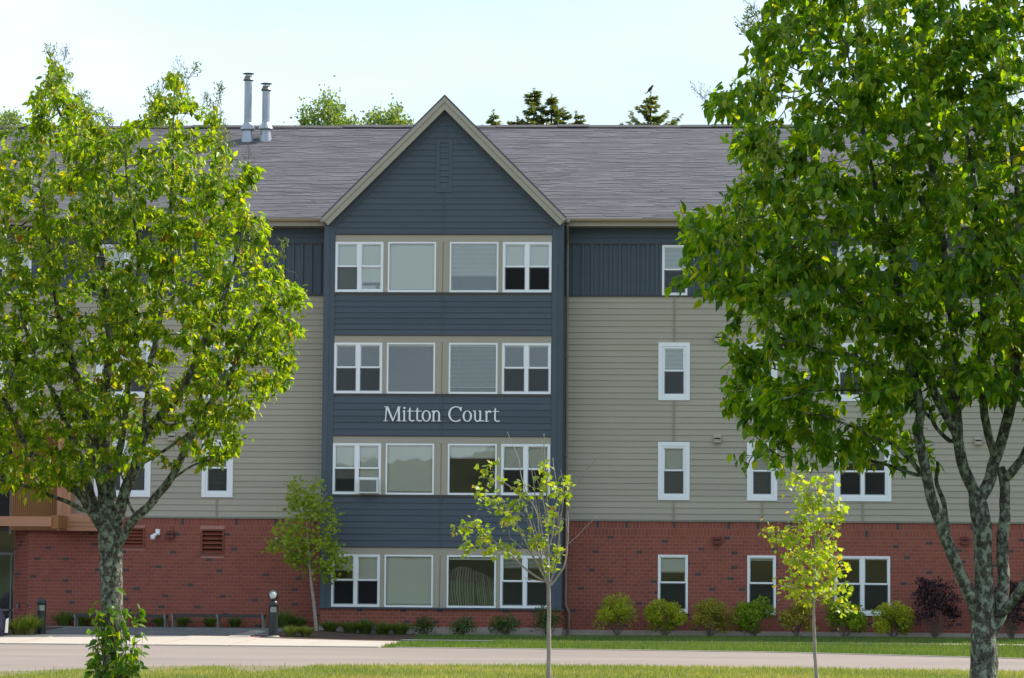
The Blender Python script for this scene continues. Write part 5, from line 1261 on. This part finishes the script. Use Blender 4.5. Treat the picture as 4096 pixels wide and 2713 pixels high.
seedsC = [(pl3([(2195, 2850), (2195, 2713), (2196, 2540), (2196, 2367), (2191, 2263), (2189, 2150), (2188, 2056), (2186, 1900), (2177, 1831), (2175, 1735)], YC), .030, .004),
 s3([(1915, 850), (1860, 740), (1780, 600), (1720, 480), (1700, 450), (1650, 330), (1600, 260), (1550, 170)], -.3, .013, .004), s3([(1900, 830), (1830, 790), (1760, 740), (1650, 640), (1560, 560), (1480, 500), (1430, 440), (1340, 370), (1260, 400), (1215, 425)], -.2, .013, .004),
 s3([(1560, 570), (1480, 545), (1400, 530), (1340, 560), (1280, 570)], .1, .006, .003), s3([(1905, 800), (1850, 650), (1800, 450), (1740, 250), (1690, 160), (1640, 100), (1560, 50)], .2, .011, .004),
 s3([(1925, 870), (1990, 780), (2040, 700), (2058, 600), (2070, 400), (2062, 250), (2080, 100), (2085, 0)], .2, .012, .003), s3([(1930, 850), (1960, 750), (1985, 600), (2000, 420), (2030, 200), (2030, 60), (2010, -40)], -.2, .010, .003),
 s3([(1990, 640), (2070, 530), (2150, 460), (2200, 400), (2290, 320)], .1, .005, .002), s3([(2066, 260), (2110, 120), (2170, 30), (2230, -60), (2290, -130)], -.2, .005, .0025),
 s3([(1880, 750), (1850, 550), (1830, 300), (1750, 150), (1700, 0), (1690, -120), (1640, -240), (1600, -330)], .3, .010, .003), s3([(1912, 700), (1880, 560), (1860, 400), (1820, 240), (1810, 100), (1780, -60), (1760, -200)], -.3, .009, .003),
 s3([(1912, 600), (1950, 450), (1960, 300), (1990, 150), (1960, -20), (1950, -130)], .3, .008, .003), s3([(1905, 830), (1860, 815), (1790, 810), (1720, 790)], .2, .006, .003), s3([(1905, 350), (1870, 180), (1890, 20), (1860, -120), (1870, -260)], .1, .007, .003),
 s3([(1800, 640), (1740, 590), (1660, 520), (1620, 490)], .2, .005, .002), s3([(1905, 480), (1985, 330), (2075, 350), (2060, 480)], .2, .005, .002),
 s3([(1920, 640), (1960, 560), (1975, 400), (2020, 280), (2045, 120)], .1, .005, .002), s3([(1985, 640), (2005, 520), (1990, 330), (2010, 180), (2050, 90)], -.1, .005, .002), s3([(2050, 620), (2075, 480), (2045, 330), (2080, 220)], .1, .004, .002),
 s3([(1860, 660), (1790, 520), (1760, 360), (1680, 260)], -.2, .005, .002), s3([(1830, 480), (1790, 330), (1800, 180), (1730, 60)], .2, .005, .002), s3([(1870, 420), (1840, 250), (1850, 90), (1800, -40)], -.1, .005, .002)]
clC = r6([(1410, 100), (1390, 130), (1440, 190), (1410, 220), (1500, 225), (1530, 210), (1520, 260), (1560, 290), (1600, 300), (1630, 320), (1690, 230), (1660, 210), (1620, 370), (1590, 350), (1330, 350), (1350, 380), (1300, 400), (1430, 430), (1450, 430), (1370, 410), (1220, 415), (1260, 410), (1280, 560), (1310, 550), (1270, 585), (1370, 510), (1430, 495), (1410, 520), (1500, 565), (1480, 590), (1540, 545), (1600, 550), (1650, 570), (1650, 590), (1570, 540), (1820, 520), (1790, 530), (1860, 490), (1870, 510), (1890, 40), (1910, 80), (1860, 60), (1850, 110), (1880, 20), (2030, 30), (2050, 50), (2000, 130), (2030, 150), (1960, 115), (1970, 590), (1990, 580), (1950, 650), (1985, 650), (1940, 300), (1960, 290), (1900, 310), (1680, 100), (1700, 90), (1810, 285), (1790, 290), (1480, 45), (1520, 30), (1690, 400), (1740, 460), (1960, 410), (1960, 350), (1940, 200), (1900, 740), (1930, 720), (1840, 390 + 150), (1480, -90), (1430, -40), (1880, -60), (1900, -30)])
rg = np.random.default_rng(5)
clC = np.array([tuple(P(a, b, YC + rg.uniform(-.25, .25))) for a, b in clC])
sapling('maple_sapling', 'mostly bare pale barked sapling with scattered green leaves in front of the bay', (2195, 2800), YC, seedsC, clC, M['leaf_maple'], M['palebark'], .064, 8, .045, 2, T=T_maple(), group='young trees on the lawns', nobj=200)
def inpoly(poly, n, Y, half, seed):
    q = crown_pts(poly, n, None, Y, half); return q
def r8(pts): return [(3100 + a / 1.717, 1800 + b / 1.717) for a, b in pts]
YS = -50.
seedsY = [(pl3([(3268, 2850), (3266, 2713), (3258, 2560), (3254, 2411), (3258, 2280), (3260, 2150), (3250, 2004), (3235, 1920)], YS), .027, .006),
 (pl3(r8([(265, 1040), (200, 1000), (150, 960), (90, 930), (10, 940)]), YS, -.3), .009, .003), (pl3(r8([(262, 950), (230, 870), (200, 800), (140, 740), (60, 750)]), YS, .3), .009, .003), (pl3(r8([(270, 820), (200, 700), (130, 600), (40, 560), (-80, 570)]), YS, -.2), .009, .003),
 (pl3(r8([(270, 940), (340, 850), (420, 780), (460, 760)]), YS, -.3), .009, .003), (pl3(r8([(268, 1030), (330, 1040), (420, 1000), (500, 930)]), YS, .2), .008, .003), (pl3(r8([(275, 600), (220, 500), (170, 450), (120, 440)]), YS, .2), .006, .003),
 (pl3(r8([(275, 620), (340, 500), (400, 420), (440, 370)]), YS, .2), .007, .003), (pl3(r8([(262, 400), (220, 280), (180, 190), (120, 150)]), YS, -.1), .006, .003), (pl3(r8([(265, 430), (320, 320), (350, 230), (400, 200)]), YS, .1), .006, .003), (pl3(r8([(272, 760), (350, 640), (400, 560)]), YS, .3), .007, .003)]
clY = np.vstack([inpoly(r8(pg), n, YS, hf, 1) for pg, n, hf in (
  ([(230, 430), (320, 470), (380, 560), (430, 720), (430, 900), (300, 1050), (180, 1010), (120, 850), (150, 650), (190, 500)], 75, .45),
  ([(95, 150), (270, 175), (290, 300), (240, 400), (200, 330), (95, 240)], 14, .15), ([(320, 210), (410, 195), (390, 300), (330, 360), (280, 400)], 12, .15), ([(-100, 560), (60, 545), (160, 600), (140, 680), (40, 590)], 16, .15),
  ([(-30, 930), (120, 900), (230, 990), (230, 1050), (80, 980)], 14, .15), ([(340, 950), (520, 920), (480, 980), (300, 1080)], 12, .15), ([(400, 370), (460, 360), (420, 460), (340, 520)], 9, .15), ([(50, 740), (150, 700), (200, 800), (120, 800)], 9, .15), ([(110, 430), (200, 330), (250, 420), (200, 540), (130, 480)], 9, .15), ([(420, 740), (480, 800), (450, 900), (400, 850)], 6, .15), ([(180, 330), (240, 330), (230, 400)], 6, .15), ([(430, 1060), (550, 1060), (550, 1110), (440, 1110)], 6, .15))])
sapling('maple_sapling', 'bright lime green sapling standing before the right wall and its spirea bushes', (3267, 2800), YS, seedsY, clY, M['leaf_lime'], M['palebark'], .062, 7, .058, 3, T=T_maple(), group='young trees on the lawns', nobj=200, twig=M['twig'])
gS = GP(1263, 2519); YB = gS.y if gS.y < -1.2 else -1.6
YB = -2.2
seedsB = [(pl3([(1266, 2530), (1258, 2440), (1245, 2330), (1238, 2250), (1230, 2150), (1222, 2050), (1220, 1960)], YB), .055, .010),
 (pl3([(1240, 2270), (1190, 2220), (1120, 2180), (1080, 2160)], YB, -.4), .018, .006), (pl3([(1242, 2290), (1300, 2260), (1350, 2240), (1400, 2230)], YB, .2), .018, .006), (pl3([(1238, 2220), (1290, 2160), (1330, 2120)], YB, .3), .016, .006),
 (pl3([(1233, 2180), (1180, 2110), (1140, 2080)], YB, -.3), .015, .006), (pl3([(1226, 2100), (1270, 2030), (1310, 1970)], YB, -.3), .014, .006), (pl3([(1225, 2080), (1180, 2010), (1150, 1960)], YB, .3), .014, .006)]
clB = np.vstack([inpoly(pg, n, YB, hf, 1) for pg, n, hf in (
  ([(1160, 1950), (1180, 1915), (1235, 1930), (1240, 2010), (1200, 2060), (1150, 2000)], 22, .35), ([(1240, 1930), (1290, 1910), (1305, 1960), (1290, 2030), (1240, 2060)], 16, .3), ([(1180, 2060), (1310, 2010), (1340, 2060), (1330, 2140), (1240, 2160), (1170, 2110)], 34, .5),
  ([(1070, 2150), (1140, 2060), (1220, 2100), (1230, 2200), (1150, 2230), (1080, 2200)], 46, .55), ([(1230, 2150), (1340, 2140), (1350, 2220), (1330, 2290), (1240, 2270), (1200, 2210)], 34, .5), ([(1330, 2210), (1420, 2225), (1400, 2260), (1330, 2255)], 10, .25), ([(1240, 2260), (1320, 2270), (1370, 2330), (1290, 2310)], 12, .3), ([(1150, 2200), (1230, 2220), (1220, 2290), (1180, 2270)], 14, .3))])
sapling('maple_sapling', 'soft green sapling close to the brick wall at the left corner of the bay', (1266, 2530), YB, seedsB, clB, M['leaf_soft'], M['palebark'], .11, 11, .11, 4, T=T_maple(), group='young trees on the lawns', nobj=60, twig=M['twig'])

# ================================================================== SHRUBS
def shrub(x, y, r, h, m, label, group, seed, name='spirea_bush', n=1500, ls=.055, base=.0, spiky=.25, stems=14, lobes=26):
    rng = np.random.default_rng(seed); z0 = gz(x, y) + .02; t = empty(name, (x, y, z0), label, 'bush', group)
    mb = MB(); L = []
    for i in range(lobes):
        a = rng.uniform(0, 2 * np.pi); e = rng.uniform(.0, 1.0) ** .7; rr_ = r * math.sqrt(1 - .75 * e * e) * rng.uniform(.55, 1.05) if i > 2 else r * .2; zz = z0 + h * (.22 + .72 * e) * rng.uniform(.85, 1.08)
        c = np.array([x + rr_ * math.cos(a), y + rr_ * math.sin(a) * .8, zz]); L.append(c)
        mid = np.array([x, y, z0]) * .45 + c * .55; mid[2] -= .02
        mb.tube([(x + rng.normal(0, .03), y + rng.normal(0, .03), z0 - .03), tuple(mid), tuple(c)], [.008, .006, .003], 4)
    mb.build('stems', M['twig'], t)
    L = np.array(L); ci = rng.integers(0, len(L), n); d = rng.normal(0, 1, (n, 3)); d /= np.linalg.norm(d, axis=1, keepdims=True); q = rng.random(n) ** .4
    org = L[ci] + d * (q * r * spiky * 1.35)[:, None] * np.array([1, 1, .8]); org[:, 2] = np.maximum(org[:, 2], z0 + .03)
    inn_ = rng.random(n) < .2; org[inn_] = org[inn_] * .6 + np.array([x, y, z0 + h * .45]) * .4
    yd = d + rng.normal(0, .5, (n, 3)); yd[:, 2] += .35; zd = rng.normal(0, .6, (n, 3)); zd[:, 2] += .6
    lobev = rng.uniform(-.25, .25, len(L))[ci]
    o = link('foliage', leaves_mesh('foliage', org, yd, zd, ls * rng.uniform(.6, 1.3, n), np.clip(rng.random(n) * .7 + .15 + lobev, 0, 1), m, T_diamond()), t); o['kind'] = 'stuff'
    return t
hed = [(2470, 82, 150, 'leaf_hedge', 'yellow green spirea bush nearest the bay, loose and open at the top', 900), (2659, 80, 132, 'leaf_hedge', 'yellow green spirea bush below the right half of the first ground window', 1700),
       (2839, 80, 138, 'leaf_hedge2', 'rust tinged spirea bush under the red vent hood', 1500), (3019, 84, 140, 'leaf_hedge3', 'dense deep green spirea bush below the second ground floor window', 2300),
       (3187, 70, 130, 'leaf_hedge2', 'small rust tinged spirea bush just left of the lime sapling trunk', 1500), (3375, 74, 135, 'leaf_hedge3', 'deep green spirea bush just right of the lime sapling trunk', 2100), (3573, 76, 132, 'leaf_hedge', 'yellow green spirea bush under the right end of the double ground window', 1900)]
for i, (px, rp, hp, mm_, lab, n_) in enumerate(hed):
    p = P(px, 2500, -1.15); shrub(p.x, -1.15, rp / 136., hp / 136., M[mm_], lab, 'spirea bushes along the right brick wall', 30 + i, n=int(n_ * 1.7) + 900, ls=.070)
for i, (px, rp, hp, lab) in enumerate(((3740, 115, 240, 'tall spreading purple leaved barberry left of the right lilac trunk'), (4045, 100, 235, 'purple leaved barberry at the right edge behind the lilac stems'))):
    p = P(px, 2500, -1.2); shrub(p.x, -1.2, rp / 136. * .85, hp / 136., M['leaf_purple'], lab, 'purple barberry bushes on the right', 50 + i, name='barberry_bush', n=3000, ls=.075, spiky=.19, lobes=46)
for i, (px, rp, hp, lab, n_) in enumerate(((1700, 40, 62, 'low dark green shrub below the second bay window from the left', 900), (1850, 48, 62, 'low dark green shrub below the third bay window', 1000), (2025, 55, 72, 'rounded dark green shrub below the fourth bay window', 1300), (2190, 52, 115, 'tall dark shrub at the right corner of the bay', 1300))):
    p = P(px, 2500, TY - .55); shrub(p.x, TY - .55, rp / 136., hp / 136., M['leaf_dark'], lab, 'low dark shrubs along the foot of the bay', 60 + i, name='low_shrub', n=n_, ls=.06, spiky=.35)
def tuft(x, y, r, h, m, label, group, seed, n=260, name='grass_tuft'):
    rng = np.random.default_rng(seed); z0 = gz(x, y) + .02; V, Fc, var = [], [], []
    for i in range(n):
        a = rng.uniform(0, 2 * np.pi); rr_ = r * rng.random() ** .5; L_ = h * rng.uniform(.6, 1.15); b = np.array([x + rr_ * .35 * math.cos(a), y + rr_ * .35 * math.sin(a), z0]); hd = np.array([math.cos(a), math.sin(a), 0]); sd2 = np.array([-math.sin(a), math.cos(a), 0]); w_ = .011
        k0 = len(V)
        for t, ww in ((0, 1.), (.4, .9), (.75, .6), (1., .0)):
            p = b + hd * rr_ * 1.1 * t ** 1.8 + np.array([0, 0, L_ * (t - .28 * t * t * (rr_ / r))]); V += [p - sd2 * w_ * ww, p + sd2 * w_ * ww]
        for j in range(3): Fc.append((k0 + 2 * j, k0 + 2 * j + 1, k0 + 2 * j + 3, k0 + 2 * j + 2)); var.append(np.clip(rng.random() * .9 + (.25 if j == 0 else 0), 0, 1))
    me = np_mesh(name, np.array(V), [np.array(Fc)], np.array(var), m); o = link(name, me); return setp(o, label, 'ornamental grass', group)
tf = [(75, 2548, .40, .50, 'grass_tuft', 'sunlit tuft of long grass between the covered car and the left bollard', 520), (118, 2548, .38, .62, 'grass_tuft', 'taller sunlit grass tuft beside the left bollard', 520)]
for i, (px, py, r, h, nm, lab, n_) in enumerate(tf):
    g = GP(px, py - 4); tuft(g.x, g.y, r, h, M['tuft'], lab, 'sunlit grass tufts by the left bollard', 80 + i, n_)
for i, (px, r, h, lab) in enumerate(((255, .42, .52, 'dark grass clump behind the left end of the first bench'), (330, .34, .50, 'dark grass clump behind the first bench, right beside its leg'), (395, .3, .36, 'short dark grass clump hidden behind the lichened trunk'), (560, .3, .42, 'dark grass clump just right of the lichened trunk'), (640, .26, .40, 'grass clump behind the right end of the first bench'), (730, .26, .40, 'grass clump behind the left end of the second bench'), (840, .28, .38, 'grass clump left of the middle leg of the second bench'), (940, .28, .38, 'grass clump between the middle and right legs of the second bench'))):
    p = P(px, 2500, -.42); tuft(p.x, -.42, r, h, M['grass2'], lab, 'grass clumps behind the benches', 90 + i, 240)
for i, (px, yv, r, h, mm_, lab) in enumerate(((1165, None, .30, .34, 'grass', 'bright yellow green grass tuft right of the globe bollard'), (1222, None, .28, .34, 'grass', 'bright grass tuft at the foot of the sapling by the bay'), (1130, -.9, .5, .62, 'grass2', 'tall dark grass clump against the wall right of the globe bollard'), (1190, -.7, .4, .40, 'grass2', 'dark grass clump behind the bright tufts'), (1320, TY - .6, .4, .36, 'grass2', 'dark low grass at the left foot of the bay'), (1400, TY - .6, .42, .40, 'grass2', 'dark low grass under the first bay window'), (1460, TY - .5, .4, .50, 'grass2', 'taller dark grass right of the first bay window'), (1530, TY - .6, .42, .42, 'grass2', 'dark low grass under the second bay window'), (1600, TY - .6, .42, .42, 'grass2', 'dark grass just left of the low dark shrubs'))):
    if yv is None: g = GP(px, 2550); x_, y_ = g.x, g.y
    else: x_, y_ = P(px, 2500, yv).x, yv
    tuft(x_, y_, r, h, M[mm_], lab, 'planting left of and along the bay', 110 + i, 300)

# ================================================================== TREES BEHIND THE ROOF
YF = 42.
def far_tree(lobes, label, seed, base_px, group='treetops rising behind the roof ridge'):
    rng = np.random.default_rng(seed); x0 = P(base_px, 1500, YF).x; t = empty('poplar_tree', (x0, YF, 0), label, 'tree', group)
    mb = MB(); mb.tube([(x0, YF, -.2), (x0, YF, 12), (x0, YF, 17)], [.35, .22, .12], 10); mb.build('trunk', M['twig'], t)
    O = []; st = MB()
    for (px, py, rx, ry, n) in lobes:
        c = P(px, py, YF); q = rng.normal(0, .5, (n, 3)) * np.array([rx / 91., 1.3, ry / 91.]) ; pts = np.array(c)[None] + q; pts += .12 * np.sin(pts[:, [2, 0, 1]] * 9); O.append(pts)
        st.tube([(x0, YF, 14), tuple(np.array(c) * .7 + np.array([x0, YF, 14.5]) * .3), tuple(c), (c.x + .1, YF, c.z + ry / 91. * .7)], [.10, .07, .04, .015], 5)
    st.build('branches', M['twig'], t); O = np.vstack(O); k = len(O)
    o = link('crown', leaves_mesh('crown', O, rng.normal(0, 1, (k, 3)), rng.normal(0, 1, (k, 3)) + [0, -.4, .4], .15 * rng.uniform(.6, 1.3, k), rng.random(k), M['leaf_far'], T_diamond()), t); o['kind'] = 'stuff'
far_tree([(1215, 490, 22, 40, 240), (1255, 470, 30, 60, 420), (1310, 440, 30, 70, 650), (1345, 470, 34, 70, 650), (1385, 500, 30, 30, 220), (1300, 530, 120, 50, 900), (1210, 440, 8, 25, 30), (1420, 485, 12, 20, 40)], 'broadleaf treetop with two leafy peaks behind the ridge, right of the flue pipes', 1, 1310)
far_tree([(1480, 495, 26, 35, 260), (1510, 480, 26, 40, 330), (1560, 480, 34, 34, 380), (1585, 455, 18, 44, 260), (1610, 490, 30, 24, 200), (1540, 530, 100, 50, 700)], 'lower broadleaf treetop behind the ridge, just left of the gable', 2, 1545)
far_tree([(40, 490, 40, 40, 360), (60, 475, 20, 30, 160), (15, 500, 30, 30, 160), (45, 540, 80, 50, 400)], 'small treetop behind the ridge at the far left edge', 3, 40)
far_tree([(330, 470, 18, 50, 140), (350, 440, 12, 40, 60), (320, 520, 50, 40, 200)], 'thin treetop behind the ridge, half hidden by the left lilac tree', 6, 330)
def spruce(px, top, rmax, label, seed, tips=(), rate=.42, name='spruce_tree'):
    rng = np.random.default_rng(seed); T_ = P(px, top, YF); x0, zt = T_.x, T_.z; t = empty(name, (x0, YF, 0), label, 'tree', 'treetops rising behind the roof ridge')
    mb = MB(); mb.tube([(x0, YF, -.2), (x0, YF, zt - 4), (x0, YF, zt)], [.35, .12, .012], 8); mb.build('trunk', M['twig'], t)
    O, D, Z, SZ = [], [], [], []; st = MB(); z = zt - .25
    while z > 15.5:
        dn = zt - z; L0 = min(rmax, .12 + dn * rate)
        for k in range(rng.integers(4, 7)):
            a = rng.uniform(0, 2 * np.pi); L_ = L0 * rng.uniform(.35, 1.4); rise = rng.uniform(.1, .45); pts = []
            for i in range(7):
                u = i / 6; pts.append(np.array([x0 + math.cos(a) * L_ * u, YF + math.sin(a) * L_ * u, z + L_ * (rise * u * u - .22 * u * (1 - u) * 2)]))
            st.tube([tuple(p) for p in pts[::2]], [.02, .015, .01, .006], 3)
            m_ = int(18 + 70 * L_)
            for _ in range(m_):
                u = rng.random() ** .8; b = pts[0] + 0; j = min(5, int(u * 6)); b = pts[j] + (pts[j + 1] - pts[j]) * (u * 6 - j); s_ = rng.choice([-1, 1])
                dr = np.array([math.cos(a + s_ * rng.uniform(.3, 1.1)), math.sin(a + s_ * rng.uniform(.3, 1.1)), rng.uniform(-.55, .35)]); O.append(b); D.append(dr); SZ.append(rng.uniform(.14, .34) * (1 - .3 * u))
        z -= rng.uniform(.12, .26)
    for i in range(40): O.append(np.array([x0, YF, zt - rng.random() * .9])); D.append(np.array([rng.normal(), rng.normal(), 1.2])); SZ.append(.16)
    st.build('branches', M['twig'], t); O = np.array(O); k = len(O); TT = T_diamond(); Pn = TT[0].copy(); Pn[:, 0] *= .42; TT = (Pn, TT[1], None)
    o = link('crown', leaves_mesh('crown', O, np.array(D), rng.normal(0, 1, (k, 3)) + [0, 0, .6], np.array(SZ), rng.random(k), M['needle'], TT), t); o['kind'] = 'stuff'
spruce(2137, 352, 1.15, 'spruce treetop with the tallest spire behind the ridge, right of the gable', 1)
spruce(2206, 378, 1.35, 'bushy spruce treetop right next to the tallest spire behind the ridge', 2, rate=.5)
spruce(2304, 445, .8, 'small spruce treetop right of the two tall spires', 3)
spruce(2070, 470, 1.0, 'low spruce treetop left of the two tall spires', 4, rate=.6)
spruce(2254, 445, .9, 'spruce treetop filling the right side of the bushy pair', 7, rate=.6)
spruce(1973, 445, .35, 'tiny lone spruce tip just right of the gable', 5, rate=.3)
spruce(2603, 372, 1.5, 'lone spruce treetop with a crow on its tip', 6, rate=.62)
# ---- crow
c = P(2600, 369, YF); cr_ = empty('crow', (c.x, YF, c.z), 'black crow perched on the tip of the lone spruce', 'bird')
mb = MB(); s = 1.
def cb(x, z): return Vector((c.x + x, YF, c.z + z))
ax = [(-.11, -.01, .02), (-.07, .03, .045), (-.02, .085, .07), (.03, .145, .075), (.065, .195, .055), (.085, .225, .042), (.10, .25, .048), (.125, .262, .042), (.15, .258, .022), (.175, .25, .010), (.20, .243, .003)]
mb.tube([cb(a, b + .02) for a, b, _ in ax], [r * 1.0 for *_, r in ax], 12); mb.build('body', M['crow'], cr_, smooth=True)
mb = MB(); mb.add([cb(-.09, .02), cb(-.08, -.01), cb(-.22, -.075), cb(-.235, -.05)] + [cb(-.09, .02) + Vector((0, .05, 0)), cb(-.08, -.01) + Vector((0, .05, 0)), cb(-.22, -.075) + Vector((0, .06, 0)), cb(-.235, -.05) + Vector((0, .06, 0))], [(0, 1, 2, 3), (7, 6, 5, 4), (0, 3, 7, 4), (1, 5, 6, 2), (3, 2, 6, 7), (0, 4, 5, 1)]); mb.build('tail', M['crow'], cr_)
for sd2 in (-1, 1):
    mb = MB(); o_ = Vector((0, sd2 * .07, 0)); mb.add([cb(.06, .19) + o_, cb(.03, .08) + o_, cb(-.10, -.01) + o_ * .7, cb(-.17, -.035) + o_ * .4, cb(-.06, .08) + o_, cb(.02, .17) + o_ * .8], [(0, 1, 2, 3, 4, 5)]); mb.build('wing', M['crow'], cr_)
    mb = MB(); mb.tube([cb(.0, .07) + o_ * .4, cb(.005, .0) + o_ * .4, cb(.03, -.01) + o_ * .4], .007, 5); mb.build('leg', M['crow'], cr_)
print('objects', len(bpy.data.objects), 'tris', sum(len(o.data.polygons) for o in bpy.data.objects if o.type == 'MESH'))
